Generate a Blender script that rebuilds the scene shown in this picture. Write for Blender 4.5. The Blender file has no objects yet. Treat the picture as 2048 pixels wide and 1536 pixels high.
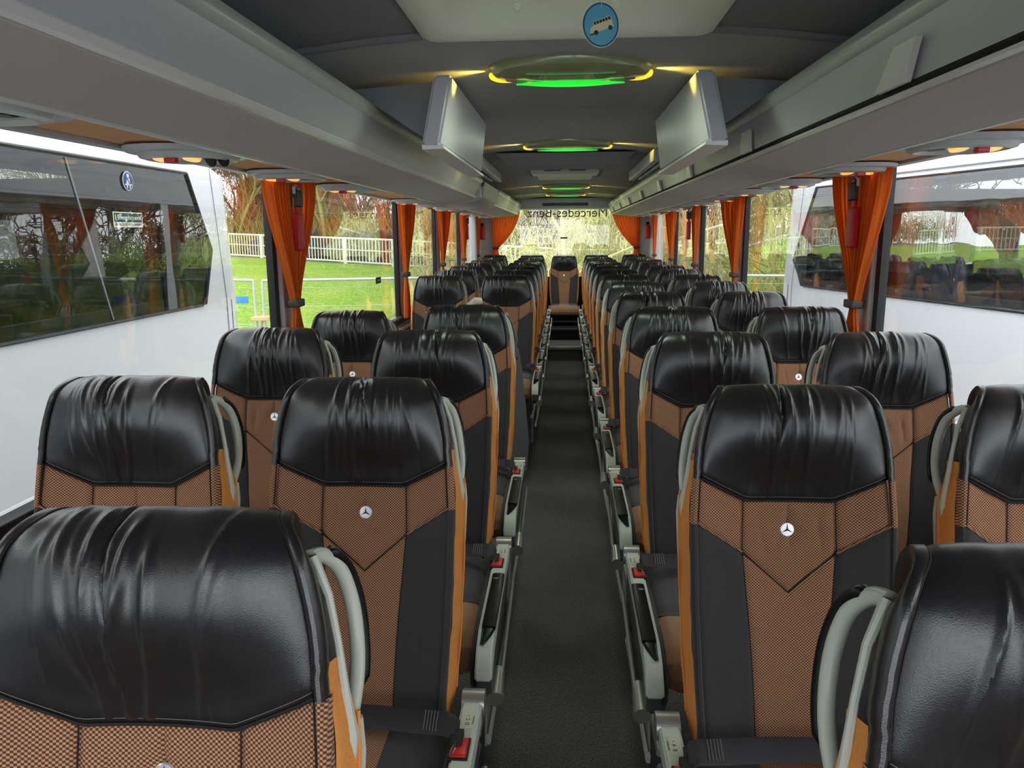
import bpy, bmesh, math, random
from mathutils import Vector, Matrix, noise
C = bpy.context.scene.collection
random.seed(7)
ZC = 1.5            # eye height over the aisle floor
PI = math.pi
sin, cos = math.sin, math.cos

# ------------------------------------------------------------------ materials
def srgb(r, g, b):
    f = lambda c: (c/255/12.92) if c/255 <= .04045 else ((c/255+.055)/1.055)**2.4
    return (f(r), f(g), f(b), 1)

class NT:
    """tiny helper round a node tree"""
    def __init__(s, name):
        s.m = bpy.data.materials.new(name); s.m.use_nodes = True
        s.t = s.m.node_tree; s.b = s.t.nodes['Principled BSDF']; s.o = s.t.nodes['Material Output']
    def n(s, typ, **kw):
        x = s.t.nodes.new(typ)
        for k, v in kw.items():
            if k.startswith('i_'):
                x.inputs[int(k[2:]) if k[2:].isdigit() else k[2:].replace('_', ' ')].default_value = v
            else: setattr(x, k, v)
        return x
    def l(s, a, b): s.t.links.new(a, b)
    def math(s, op, a, b=None, c=None):
        x = s.n('ShaderNodeMath', operation=op)
        for i, v in enumerate((a, b, c)):
            if v is None: continue
            if hasattr(v, 'links'): s.l(v, x.inputs[i])
            else: x.inputs[i].default_value = v
        return x.outputs[0]
    def mix(s, fac, a, b):
        x = s.n('ShaderNodeMix', data_type='RGBA')
        if hasattr(fac, 'links'): s.l(fac, x.inputs[0])
        else: x.inputs[0].default_value = fac
        for i, v in ((6, a), (7, b)):
            if hasattr(v, 'links'): s.l(v, x.inputs[i])
            else: x.inputs[i].default_value = v
        return x.outputs[2]
    def coord(s, kind='Object', scale=(1, 1, 1)):
        tc = s.n('ShaderNodeTexCoord'); mp = s.n('ShaderNodeMapping'); mp.inputs['Scale'].default_value = scale
        s.l(tc.outputs[kind], mp.inputs[0]); return mp.outputs[0]
    def noise(s, vec, scale, detail=3, rough=.5):
        x = s.n('ShaderNodeTexNoise'); x.inputs['Scale'].default_value = scale
        x.inputs['Detail'].default_value = detail; x.inputs['Roughness'].default_value = rough
        s.l(vec, x.inputs['Vector']); return x.outputs['Fac']
    def ramp(s, fac, stops):
        x = s.n('ShaderNodeValToRGB'); e = x.color_ramp.elements
        while len(e) < len(stops): e.new(.5)
        for q, (p, c) in zip(e, stops): q.position = p; q.color = c
        s.l(fac, x.inputs[0]); return x.outputs[0]
    def bump(s, h, strength=.3, dist=.001):
        x = s.n('ShaderNodeBump'); x.inputs['Strength'].default_value = strength; x.inputs['Distance'].default_value = dist
        s.l(h, x.inputs['Height']); s.l(x.outputs[0], s.b.inputs['Normal'])
    def set(s, **kw):
        for k, v in kw.items():
            s.b.inputs[k.replace('_', ' ')].default_value = v
        return s

def plain(name, col, rough=.5, metal=0, spec=.5, grain=0, gscale=300, coat=0):
    a = NT(name); a.set(Base_Color=col, Roughness=rough, Metallic=metal, Specular_IOR_Level=spec)
    if coat: a.set(Coat_Weight=coat, Coat_Roughness=.08)
    if grain:
        v = a.coord(); f = a.noise(v, gscale, 2)
        a.l(a.mix(f, tuple(c*(1-grain) for c in col[:3])+(1,), tuple(min(1, c*(1+grain)) for c in col[:3])+(1,)), a.b.inputs['Base Color'])
        a.bump(f, .25, .0006)
    return a.m

def emis(name, col, strength):
    a = NT(name); a.set(Base_Color=col, Roughness=.3, Emission_Color=col, Emission_Strength=strength); return a.m

M = {}
def build_materials():
    # black leather, fine grain
    a = NT('black_leather'); a.set(Base_Color=(.012, .012, .0135, 1), Roughness=.36, Specular_IOR_Level=.85)
    v = a.coord(); vo = a.n('ShaderNodeTexVoronoi'); vo.inputs['Scale'].default_value = 850; a.l(v, vo.inputs['Vector'])
    big = a.noise(v, 22, 3); fine = a.noise(v, 240, 2)
    a.l(a.math('MULTIPLY_ADD', fine, .16, .24), a.b.inputs['Roughness'])
    a.bump(a.math('ADD', a.math('MULTIPLY', vo.outputs['Distance'], .5), a.math('MULTIPLY', big, .8)), .22, .0009)
    M['leather'] = a.m
    # woven tan fabric: staggered light dots on brown
    for nm, ax in (('weave', ('X', 'Z')), ('weave_flat', ('X', 'Y'))):
        a = NT(nm); a.set(Roughness=.85, Specular_IOR_Level=.2, Sheen_Weight=.15)
        tc = a.n('ShaderNodeTexCoord'); sp = a.n('ShaderNodeSeparateXYZ'); a.l(tc.outputs['Object'], sp.inputs[0])
        k = 2*PI/.0060
        if ax[1] == 'Z': vv = a.math('ADD', sp.outputs['Z'], a.math('MULTIPLY', sp.outputs['Y'], .35))
        else: vv = a.math('ADD', sp.outputs['Y'], a.math('MULTIPLY', sp.outputs['Z'], 1.0))
        sx = a.math('SINE', a.math('MULTIPLY', sp.outputs['X'], k)); sz = a.math('SINE', a.math('MULTIPLY', vv, k*1.08))
        dot = a.math('MULTIPLY_ADD', a.math('MULTIPLY', sx, sz), .5, .5)
        f = a.ramp(dot, [(.0, (0, 0, 0, 1)), (.42, (.02, .02, .02, 1)), (.66, (1, 1, 1, 1))])
        nz = a.noise(tc.outputs['Object'], 260, 2)
        c = a.mix(f, srgb(84, 55, 44), srgb(226, 172, 130))
        c2 = a.mix(a.math('MULTIPLY', nz, .35), c, srgb(124, 82, 62))
        a.l(c2, a.b.inputs['Base Color']); a.bump(f, .35, .0006); M[nm] = a.m
    a = NT('black_fabric'); a.set(Base_Color=srgb(47, 46, 48), Roughness=.9, Specular_IOR_Level=.15, Sheen_Weight=.2)
    v = a.coord(); f = a.noise(v, 900, 2); a.l(a.mix(f, srgb(50, 49, 51), srgb(82, 79, 81)), a.b.inputs['Base Color']); a.bump(f, .3, .0005); M['fabric'] = a.m
    a = NT('orange_plush'); a.set(Roughness=.95, Specular_IOR_Level=.1, Sheen_Weight=.5, Sheen_Tint=srgb(255, 190, 120))
    v = a.coord(); f = a.noise(v, 500, 3); a.l(a.mix(f, srgb(205, 122, 52), srgb(244, 172, 98)), a.b.inputs['Base Color']); a.bump(f, .5, .001); M['orange'] = a.m
    M['seam'] = plain('dark_stitching', srgb(30, 24, 22), .8)
    M['thread'] = plain('stitch_thread', srgb(120, 120, 122), .7)
    M['grey_plastic'] = plain('sage_grey_plastic', srgb(204, 209, 197), .32, grain=.02)
    M['dark_plastic'] = plain('dark_grey_plastic', srgb(62, 63, 64), .45)
    M['panel_grey'] = plain('panel_grey', srgb(128, 130, 131), .5)
    M['black_gloss'] = plain('gloss_black_plastic', srgb(15, 16, 18), .30, spec=.25)
    M['black_matt'] = plain('matt_black', srgb(16, 16, 17), .6)
    M['belt'] = plain('belt_webbing', srgb(44, 42, 46), .6, grain=.3, gscale=700)
    M['red'] = plain('red_plastic', srgb(205, 26, 30), .3)
    M['darkred'] = plain('hammer_red', srgb(196, 24, 40), .4)
    M['metal'] = plain('brushed_metal', srgb(190, 188, 184), .32, metal=.85)
    M['chrome'] = plain('chrome', srgb(225, 225, 225), .12, metal=1)
    M['silver'] = plain('silver_badge', srgb(226, 224, 228), .22, metal=.55)
    M['label'] = plain('label_paper', srgb(206, 208, 186), .5)
    M['ink'] = plain('label_ink', srgb(40, 42, 40), .6)
    M['stitchwhite'] = plain('white_mark', srgb(200, 200, 205), .5)
    # interior shell
    M['ceil'] = plain('ceiling_fabric', srgb(172, 172, 170), .9, spec=.2, grain=.10, gscale=260)
    M['ceil_dark'] = plain('ceiling_fabric_dark', srgb(140, 141, 144), .92, spec=.2, grain=.12, gscale=240)
    M['under'] = plain('rack_fabric', srgb(206, 202, 195), .92, spec=.2, grain=.09, gscale=420)
    M['rack'] = plain('rack_plastic', srgb(196, 197, 202), .38, spec=.5)
    M['rim'] = plain('rack_rim', srgb(190, 196, 190), .3)
    M['lip'] = plain('rack_lip', srgb(240, 241, 238), .3)
    M['tan'] = plain('tan_panel', srgb(246, 190, 140), .85, spec=.2, grain=.06, gscale=300)
    M['beige'] = plain('hatch_beige', srgb(236, 240, 214), .5)
    M['wallgrey'] = plain('wall_grey', srgb(200, 201, 205), .6, grain=.04)
    M['rubber'] = plain('rubber_black', srgb(22, 23, 26), .5)
    M['void'] = plain('dark_cavity', srgb(18, 18, 20), .9)
    a = NT('carpet'); a.set(Roughness=1, Specular_IOR_Level=.05)
    v = a.coord(scale=(1, .25, 1)); f = a.noise(v, 420, 3, .7); f2 = a.noise(a.coord(), 6, 2)
    tc = a.n('ShaderNodeTexCoord'); sp = a.n('ShaderNodeSeparateXYZ'); a.l(tc.outputs['Object'], sp.inputs[0])
    rib = a.math('SINE', a.math('MULTIPLY', sp.outputs['X'], 2*PI/.006))
    c = a.ramp(f, [(.35, srgb(70, 69, 68)), (.6, srgb(136, 133, 130)), (.8, srgb(215, 210, 204))])
    a.l(a.mix(a.math('MULTIPLY', f2, .5), c, srgb(80, 78, 77)), a.b.inputs['Base Color'])
    a.bump(a.math('ADD', f, a.math('MULTIPLY', rib, .4)), .7, .003); M['carpet'] = a.m
    # curtain: slightly translucent orange cloth
    a = NT('orange_curtain'); t = a.t
    df = a.n('ShaderNodeBsdfDiffuse'); tl = a.n('ShaderNodeBsdfTranslucent'); mx = a.n('ShaderNodeMixShader')
    v = a.coord(scale=(1, 1, .15)); f = a.noise(v, 300, 3); col = a.mix(f, srgb(226, 112, 40), srgb(250, 144, 68))
    a.l(col, df.inputs[0]); a.l(col, tl.inputs[0]); mx.inputs[0].default_value = .34
    a.l(df.outputs[0], mx.inputs[1]); a.l(tl.outputs[0], mx.inputs[2]); a.l(mx.outputs[0], a.o.inputs[0]); M['curtain'] = a.m
    # glass: clear/tinted transparency + fresnel reflection
    def glass(nm, tint, ior=1.5, rip=0, extra=0):
        a = NT(nm); tr = a.n('ShaderNodeBsdfTransparent'); tr.inputs[0].default_value = tint
        gl = a.n('ShaderNodeBsdfGlossy'); gl.inputs['Roughness'].default_value = .003; gl.inputs[0].default_value = (1, 1, 1, 1)
        fr = a.n('ShaderNodeFresnel'); ge = a.n('ShaderNodeNewGeometry')   # both faces of a thin pane reflect alike
        a.l(a.math('MULTIPLY_ADD', ge.outputs['Backfacing'], 1/ior-ior, ior), fr.inputs[0]); mx = a.n('ShaderNodeMixShader')
        fac = fr.outputs[0]
        if extra: fac = a.math('ADD', fac, extra)
        if rip:
            nz = a.noise(a.coord(scale=(1, 1, .45)), 2.6, 2)
            bp = a.n('ShaderNodeBump'); bp.inputs['Strength'].default_value = rip; bp.inputs['Distance'].default_value = .02
            a.l(nz, bp.inputs['Height']); a.l(bp.outputs[0], gl.inputs['Normal'])
        a.l(fac, mx.inputs[0]); a.l(tr.outputs[0], mx.inputs[1]); a.l(gl.outputs[0], mx.inputs[2]); a.l(mx.outputs[0], a.o.inputs[0])
        return a.m
    M['glass'] = glass('window_glass', (.97, .98, .97, 1))
    M['tinted'] = glass('tinted_coach_glass', (.22, .235, .23, 1), 1.55, rip=.10, extra=.06)
    M['tinted_light'] = glass('light_tinted_coach_glass', (.45, .47, .48, 1), 1.6, rip=.14, extra=.32)
    # lamps
    M['green'] = emis('green_lamp', srgb(10, 222, 45), .95)
    M['green_dim'] = emis('green_lamp_dim', srgb(70, 150, 90), .3)
    M['yellow'] = emis('yellow_lamp', srgb(255, 200, 20), 1.3)
    M['amber'] = emis('amber_lamp', srgb(255, 178, 84), .75)
    M['cove'] = emis('cove_strip', (1, 1, .95, 1), 2.0)
    a = NT('lamp_cover'); a.set(Base_Color=srgb(150, 158, 110), Roughness=.15, Transmission_Weight=0, Coat_Weight=.5); M['cover'] = a.m
    # outdoors
    M['coachwhite'] = plain('white_coach_paint', srgb(243, 244, 246), .22, coat=.4)
    M['coachgrey'] = plain('coach_grey_trim', srgb(150, 152, 156), .4)
    M['coachint'] = plain('coach_dark_inside', srgb(48, 48, 52), .8)
    a = NT('grass'); a.set(Roughness=.95, Specular_IOR_Level=.1)
    v = a.coord(); f1 = a.noise(v, .8, 5, .65); f2 = a.noise(a.coord(scale=(1, .5, 1)), 14, 4, .7)
    c = a.ramp(f2, [(.28, srgb(84, 116, 40)), (.5, srgb(126, 162, 62)), (.72, srgb(170, 190, 96))])
    a.l(a.mix(a.ramp(f1, [(.45, (0, 0, 0, 1)), (.75, (.6, .6, .6, 1))]), c, srgb(176, 178, 92)), a.b.inputs['Base Color']); a.bump(f2, .8, .05); M['grass'] = a.m
    M['asphalt'] = plain('asphalt', srgb(110, 110, 108), .9, grain=.25, gscale=60)
    M['railing'] = plain('railing_cream', srgb(222, 224, 204), .5)
    M['galv'] = plain('galvanised_steel', srgb(205, 212, 214), .35, metal=.5)
    M['bark'] = plain('bark_brown', srgb(112, 92, 70), .9)
    M['bark_rust'] = plain('bark_rust', srgb(176, 118, 74), .9)
    M['bark_olive'] = plain('bark_olive', srgb(158, 152, 88), .9)
    M['bark_yellow'] = plain('bark_yellow', srgb(196, 192, 140), .9)
    M['bark_dark'] = plain('bark_dark', srgb(58, 50, 42), .9)
    M['hedge'] = plain('hedge_green', srgb(76, 96, 52), .9, grain=.4, gscale=6)
    M['thicket'] = plain('thicket_ochre', srgb(170, 150, 96), .95, grain=.5, gscale=3)
    M['brick'] = plain('brick_red', srgb(186, 112, 84), .9, grain=.2, gscale=12)
    M['render'] = plain('white_render', srgb(226, 222, 214), .9)
    M['rooftile'] = plain('roof_tile', srgb(150, 84, 62), .9, grain=.2, gscale=10)
    M['blue'] = plain('sign_blue', srgb(24, 66, 130), .4)
    M['blue2'] = plain('sign_light_blue', srgb(60, 150, 225), .4)
    M['signgreen'] = plain('sign_green', srgb(16, 72, 46), .4)
    M['signcream'] = plain('sign_cream', srgb(232, 226, 205), .5)
    M['white'] = plain('plain_white', srgb(238, 238, 236), .5)
    M['carpaint'] = plain('dark_car_paint', srgb(38, 42, 50), .25)
    M['tagblue'] = plain('tag_blue', srgb(84, 168, 196), .5)
    M['tagnavy'] = plain('tag_navy', srgb(20, 74, 110), .5)
    M['tagcream'] = plain('tag_cream', srgb(216, 204, 166), .5)
    M['tagdark'] = plain('tag_dark', srgb(40, 40, 44), .5)
    M['string'] = plain('string_white', srgb(220, 222, 210), .8)
    M['bluecloth'] = plain('blue_grey_curtain', srgb(120, 135, 165), .9)
    M['maroon'] = plain('maroon_seat', srgb(92, 26, 34), .7)
build_materials()

# ------------------------------------------------------------------ mesh helpers
class MB:
    def __init__(s): s.v = []; s.f = []; s.mi = []; s.mats = []
    def m(s, name):
        if name not in s.mats: s.mats.append(name)
        return s.mats.index(name)
    def add(s, vs, fs, mat):
        o = len(s.v); k = s.m(mat); s.v += [tuple(p) for p in vs]
        s.f += [tuple(i+o for i in q) for q in fs]; s.mi += [k]*len(fs); return s
    def grid(s, fn, nu, nv, mat, cu=False, cv=False, flip=False):
        vs = []; fs = []
        U_ = nu if cu else nu+1; V_ = nv if cv else nv+1
        for j in range(V_):
            for i in range(U_): vs.append(fn(i/nu, j/nv))
        for j in range(nv):
            for i in range(nu):
                a = j*U_+i; b = j*U_+(i+1) % U_; c = ((j+1) % V_)*U_+(i+1) % U_; d = ((j+1) % V_)*U_+i
                fs.append((a, d, c, b) if flip else (a, b, c, d))
        return s.add(vs, fs, mat)
    def box(s, x0, x1, y0, y1, z0, z1, mat, bev=0, rot=None, at=None):
        bm = bmesh.new(); bmesh.ops.create_cube(bm, size=1)
        for v in bm.verts:
            v.co = Vector(((x0+x1)/2+v.co.x*(x1-x0), (y0+y1)/2+v.co.y*(y1-y0), (z0+z1)/2+v.co.z*(z1-z0)))
        if bev: bmesh.ops.bevel(bm, geom=bm.edges[:], offset=bev, segments=3, affect='EDGES', profile=.6)
        bm.verts.index_update()
        vs = [v.co.copy() for v in bm.verts]
        if rot is not None:
            c = Vector(at) if at else Vector(((x0+x1)/2, (y0+y1)/2, (z0+z1)/2)); vs = [c+rot@(p-c) for p in vs]
        s.add(vs, [[v.index for v in f.verts] for f in bm.faces], mat); bm.free(); return s
    def tube(s, pts, r, mat, seg=8, cap=True, flat=None):
        """round (or flattened) bar along points; r number or list"""
        P = [Vector(p) for p in pts]; n = len(P); R = r if isinstance(r, (list, tuple)) else [r]*n
        vs = []; up = None
        for i in range(n):
            t = (P[min(i+1, n-1)]-P[max(i-1, 0)]).normalized()
            if up is None:
                up = Vector((0, 0, 1)) if abs(t.z) < .9 else Vector((1, 0, 0))
            a = t.cross(up).normalized(); b = a.cross(t).normalized(); up = b
            fx, fy = flat or (1, 1)
            for k in range(seg):
                q = 2*PI*k/seg; vs.append(P[i]+a*cos(q)*R[i]*fx+b*sin(q)*R[i]*fy)
        fs = []
        for i in range(n-1):
            for k in range(seg):
                fs.append((i*seg+k, i*seg+(k+1) % seg, (i+1)*seg+(k+1) % seg, (i+1)*seg+k))
        if cap: fs.append(tuple(range(seg))[::-1]); fs.append(tuple((n-1)*seg+k for k in range(seg)))
        return s.add(vs, fs, mat)
    def prism(s, poly, axis, a, b, mat, caps=True):
        """poly of 2-D points extruded along axis from a to b (poly in the other two axes in order)"""
        def P(p, t):
            return {'X': (t, p[0], p[1]), 'Y': (p[0], t, p[1]), 'Z': (p[0], p[1], t)}[axis]
        n = len(poly); vs = [P(p, a) for p in poly]+[P(p, b) for p in poly]
        fs = [(i, (i+1) % n, n+(i+1) % n, n+i) for i in range(n)]
        if caps: fs += [tuple(range(n))[::-1], tuple(range(n, 2*n))]
        return s.add(vs, fs, mat)
    def disc(s, c, r, nrm, th, mat, seg=24, ry=None):
        c = Vector(c); nrm = Vector(nrm).normalized()
        u = nrm.orthogonal().normalized() if abs(nrm.z) > .9 else nrm.cross(Vector((0, 0, 1))).normalized(); w = nrm.cross(u)
        if abs(nrm.z) > .9: u = Vector((1, 0, 0)); w = nrm.cross(u)
        vs = []
        for k, (rr, hh) in enumerate(((1, 0), (1, th*.6), (.9, th))):
            for i in range(seg):
                q = 2*PI*i/seg; vs.append(c+u*cos(q)*r*rr+w*sin(q)*(ry or r)*rr+nrm*hh)
        fs = [tuple(range(seg))[::-1]]
        for k in range(2):
            for i in range(seg): fs.append((k*seg+i, k*seg+(i+1) % seg, (k+1)*seg+(i+1) % seg, (k+1)*seg+i))
        fs.append(tuple(range(2*seg, 3*seg)))
        return s.add(vs, fs, mat)
    def xform(s, f): s.v = [tuple(f(Vector(p))) for p in s.v]; return s
    def mesh(s, name, smooth=True, mirror=False):
        me = bpy.data.meshes.new(name)
        vs = [(-x, y, z) for x, y, z in s.v] if mirror else s.v
        fs = [q[::-1] for q in s.f] if mirror else s.f
        me.from_pydata(vs, [], fs)
        for k in s.mats: me.materials.append(M[k])
        me.polygons.foreach_set('material_index', s.mi)
        if smooth is True: me.polygons.foreach_set('use_smooth', [True]*len(fs))
        me.update()
        if smooth: me.set_sharp_from_angle(angle=math.radians(38))
        return me
    def build(s, name, parent=None, smooth=True, **tags):
        return link(name, s.mesh(name, smooth), parent, **tags)

def link(name, data, parent=None, **tags):
    o = bpy.data.objects.new(name, data); C.objects.link(o)
    if parent: o.parent = parent
    for k, v in tags.items():
        if v is not None: o[k] = v
    return o
def thing(name, label, cat, loc=(0, 0, 0), group=None, rz=0):
    o = bpy.data.objects.new(name, None); C.objects.link(o); o.location = loc; o.rotation_euler = (0, 0, rz)
    o.empty_display_size = .1; o['label'] = label; o['category'] = cat
    if group: o['group'] = group
    return o
def copy_tree(o, parent=None):
    c = o.copy(); C.objects.link(c)
    if parent: c.parent = parent
    for ch in [k for k in bpy.data.objects if k.parent == o]: copy_tree(ch, c)
    return c
def text(name, body, size, parent, mat, M4, extrude=.0004, align='CENTER'):
    cu = bpy.data.curves.new(name, 'FONT'); cu.body = body; cu.size = size; cu.extrude = extrude; cu.align_x = align; cu.align_y = 'CENTER'
    tmp = bpy.data.objects.new(name, cu); me = bpy.data.meshes.new_from_object(tmp); bpy.data.objects.remove(tmp); bpy.data.curves.remove(cu)
    me.materials.clear(); me.materials.append(M[mat]); o = bpy.data.objects.new(name, me); C.objects.link(o)
    if parent: o.parent = parent
    o.matrix_local = M4; return o
def frame(org, xa, ya):
    """matrix with local x along xa, y along ya"""
    xa = Vector(xa).normalized(); ya = Vector(ya).normalized(); za = xa.cross(ya)
    m = Matrix((xa, ya, za)).transposed().to_4x4(); m.translation = Vector(org); return m
def sm(a, b, x):
    t = max(0, min(1, (x-a)/(b-a))); return t*t*(3-2*t)
def lerp(a, b, t): return a+(b-a)*t
def pl(tab, x):
    if x <= tab[0][0]: return tab[0][1]
    for (a, p), (b, q) in zip(tab, tab[1:]):
        if x <= b:
            t = (x-a)/(b-a); return p+(q-p)*t
    return tab[-1][1]
SKY = 2.5; EXPO = .55; FILL = 2.0
# ------------------------------------------------------------------ the coach seat (right-hand version: aisle towards -x)
PODZ = .10
ZT = ZC-.2735-PODZ                      # top of the headrest over the podium
def W(x, s, h):
    s += .006*sm(.05, .16, s)
    return (x, -.2121*s-.9772*h, ZT-.9772*s+.2121*h)
HR = .05
def PATH(l):
    """front of the back, up and over the headrest: returns s, h and outward normal"""
    if l >= .055: return l, 0.0, 0.0, 1.0
    q = (.055-l)/HR
    if q <= PI: return .055-HR*sin(q), -HR+HR*cos(q), -sin(q), cos(q)
    return .055+(-(PI*HR-.055)-l), -2*HR, 0.0, -1.0
HWT = [(-.17, .122), (-.10, .112), (-.04, .113), (-.012, .120), (.0, .1235), (.01, .129), (.022, .1365), (.04, .1455), (.06, .152), (.085, .159), (.12, .166), (.175, .1695)]
def hw(l): return pl(HWT, l)
BODYT = [(.16, .169), (.25, .174), (.4, .172), (.55, .165), (.66, .158), (.72, .155)]
def xb(s): return pl(BODYT, s) if s > .16 else hw(s)
def hem(u): return .216-(.044*((abs(u)-.47)/.53)**1.05 if abs(u) > .47 else 0)
def bandlow(x):
    a = abs(x); return .314-(a-.087)/(.176-.087)*.058 if a > .087 else .314+(.087-a)/.087*.076
def colw(s): return pl([(.302, .087), (.45, .075), (.66, .062), (.7, .06)], s)
def body_h(x, s):
    k = 1-min(1, abs(x)/.176)**2.2                 # the back is dished between its side bolsters
    return -.040*k+.012*k*sin(PI*sm(.34, .72, s))

def ribbon_tube(mb, pts, r, mat): mb.tube(pts, r, mat, seg=5, cap=False)

def headrest_mesh(seed):
    rnd = random.Random(seed); mb = MB()
    folds = []
    for k in range(20):
        c = rnd.gauss(.004, .042); c = max(-.11, min(.11, c))
        folds.append((c, rnd.uniform(-.016, .016), rnd.uniform(.0012, .0040), rnd.uniform(.0030, .0060), rnd.uniform(-.02, .07), rnd.uniform(.07, .22), rnd.uniform(0, 6)))
    cr = (rnd.uniform(-.03, .03), rnd.uniform(-.012, .012))
    def disp(x, l):
        d = 0
        for c, dr, a, w, t0, t1, ph in folds:
            env = sm(t0-.03, t0+.02, l)*(1-sm(t1-.03, t1+.05, l)*.75)
            xc = c+dr*sin(l*16+ph)+dr*.6*(l-.08)/.1
            d += a*env*math.exp(-((x-xc)/w)**2)
        xc = cr[0]+cr[1]*sin(l*20)+(.08-l)*.12
        d -= .0052*sm(-.04, .0, l)*(1-sm(.09, .15, l))*math.exp(-((x-xc)/.0028)**2)
        d += .0012*noise.noise(Vector((x*30+seed, l*14, 3)))
        return d*1.15
    bulge = lambda u, l: .015*(1-abs(u)**3)*sm(.0, .075, l)+.003*(1-abs(u)**4)-.052*(1-abs(u)**2.2)*sm(.085, .215, l)
    NU, NV = 132, 46
    L1 = -.165
    def f(a, b):
        u = 2*a-1; l = lerp(hem(u), L1, b); x = u*hw(l); s, h, ns, nh = PATH(l)
        e = (1-abs(u))*hw(l); eb = (hem(u)-l)
        pil = bulge(u, l)
        pin = -lerp(.0022, .0055, sm(-.0, .07, l))*math.exp(-e/.006)-.006*math.exp(-max(0, eb)/.006)
        q = pil+pin+disp(x, l)*(1-abs(u)**6)*sm(0, .012, eb)
        return W(x, s+ns*q, h+nh*q)
    mb.grid(f, NU, NV, 'leather')
    for sg in (-1, 1):                  # side border of the leather hood, rounded like a roll
        prof = [(0, -.003), (.0012, .0005), (.0045, .0030), (.0085, .0022), (.0118, -.002), (.0130, -.009), (.0110, -.022), (.0070, -.036), (-.006, -.048)]
        def g(a, b, sg=sg):
            l = lerp(.174, L1, b); s, h, ns, nh = PATH(l); k = a*(len(prof)-1); i = min(int(k), len(prof)-2); t = k-i
            dx = lerp(prof[i][0], prof[i+1][0], t); q = lerp(prof[i][1], prof[i+1][1], t)*(lerp(.05, 1, sm(.0, .07, l)) if prof[i][1] > -.003 else 1)
            q = max(q, lerp(-.048, -.019, sm(.10, .15, l)))
            wr = .0012*sin(l*260+seed)*sin(l*91+seed*3)*sm(.05, .16, l)
            return W(sg*(hw(l)+dx+wr), s+ns*q, h+nh*q)
        mb.grid(g, 16, 44, 'leather', flip=(sg < 0))
        pts = [];
        for k in range(30):
            l = lerp(.163, -.13, k/29); s, h, ns, nh = PATH(l); pts.append(W(sg*hw(l), s-ns*.002, h-nh*.002))
        ribbon_tube(mb, pts, .0013, 'seam')
    for off, mt, r in ((.0065, 'thread', .00045), (-.001, 'seam', .0022)):     # hem stitching
        pts = []
        for k in range(41):
            u = (2*k/40-1)*.985; l = hem(u)-off; q = bulge(u, l)-.0055*math.exp(-(1-abs(u))*hw(l)/.006)-.006*math.exp(-max(0, off)/.006)
            pts.append(W(u*hw(l), l, q+.0006))
        ribbon_tube(mb, pts, r, mt)
    # inner core closing the hood
    def core(a, b):
        q = 2*PI*a; k = .62+.0*b
        return W(lerp(-1, 1, b)*.118, .085+.060*sin(q)*.9, -.05+.040*cos(q))
    mb.grid(core, 16, 2, 'leather', cu=True)
    return mb

def seam_pts(fn, n=24): return [fn(k/(n-1)) for k in range(n)]

def upper_panel_mesh():
    mb = MB()
    def H(x, s, u, edges):
        h = body_h(x, s)
        for d in edges: h -= .0055*math.exp(-max(0, d)/.005)
        r = math.hypot(x, (s-.272)); h -= .010*math.exp(-(r/.018)**2)
        h -= .0045*math.exp(-(x/.004)**2)*sm(.216, .228, s)*(1-sm(.256, .266, s))
        for xx, s0, s1, sl in ((.004, .288, .325, .10), (-.014, .285, .315, -.3), (.055, .25, .31, .1), (-.055, .25, .315, .2)):
            h -= .003*math.exp(-((x-xx-(s-s0)*sl)/.004)**2)*sm(s0-.012, s0+.005, s)*(1-sm(s1-.01, s1+.02, s))
        h += .0012*noise.noise(Vector((x*45, s*40, 7)))
        return h
    def centre(a, b):
        x = (2*a-1)*.085*(1+.025*b); s0 = .216; s1 = bandlow(x*.998); s = lerp(s0, s1, b)
        return W(x, s, H(x, s, 0, ((1-abs(2*a-1))*.085, (s-s0), (s1-s)*.8)))
    mb.grid(centre, 40, 40, 'weave', flip=True)
    for sg in (-1, 1):
        def wing(a, b, sg=sg):
            u = lerp(.085, xb(.2), a); s0 = hem(u/.172); s1 = bandlow(u); s = lerp(s0, s1, b); x = sg*lerp(.085+.002*b, xb(s), a)
            return W(x, s, H(x, s, 0, (a*.09, (1-a)*.09, s-s0, s1-s)))
        mb.grid(wing, 22, 22, 'weave', flip=(sg > 0))
        prof = [(0, -.004), (.003, .002), (.008, .002), (.0125, -.003), (.0138, -.010), (.0132, -.019)]
        def bord(a, b, sg=sg):
            s = lerp(.172, .260, b); k = a*5; i = min(int(k), 4); t = k-i
            return W(sg*(xb(s)+lerp(prof[i][0], prof[i+1][0], t)), s, lerp(prof[i][1], prof[i+1][1], t))
        mb.grid(bord, 10, 12, 'weave', flip=(sg > 0))
        ribbon_tube(mb, [W(sg*xb(s), s, -.001) for s in [lerp(.174, .256, k/9) for k in range(10)]], .0012, 'seam')
        ribbon_tube(mb, [W(sg*(.085+.002*k/9), lerp(.217, .314, k/9), body_h(.085, .25)-.0015) for k in range(10)], .001, 'seam')
        # thin corded lower edge
        ribbon_tube(mb, [W(sg*x, bandlow(x)-.001, body_h(x, bandlow(x))-.0005) for x in [lerp(.087, .176, k/9) for k in range(10)]], .0022, 'weave')
        ribbon_tube(mb, [W(sg*x, bandlow(x), body_h(x, bandlow(x))-.0025) for x in [lerp(0, .086, k/9) for k in range(10)]], .0012, 'seam')
    return mb
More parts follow.
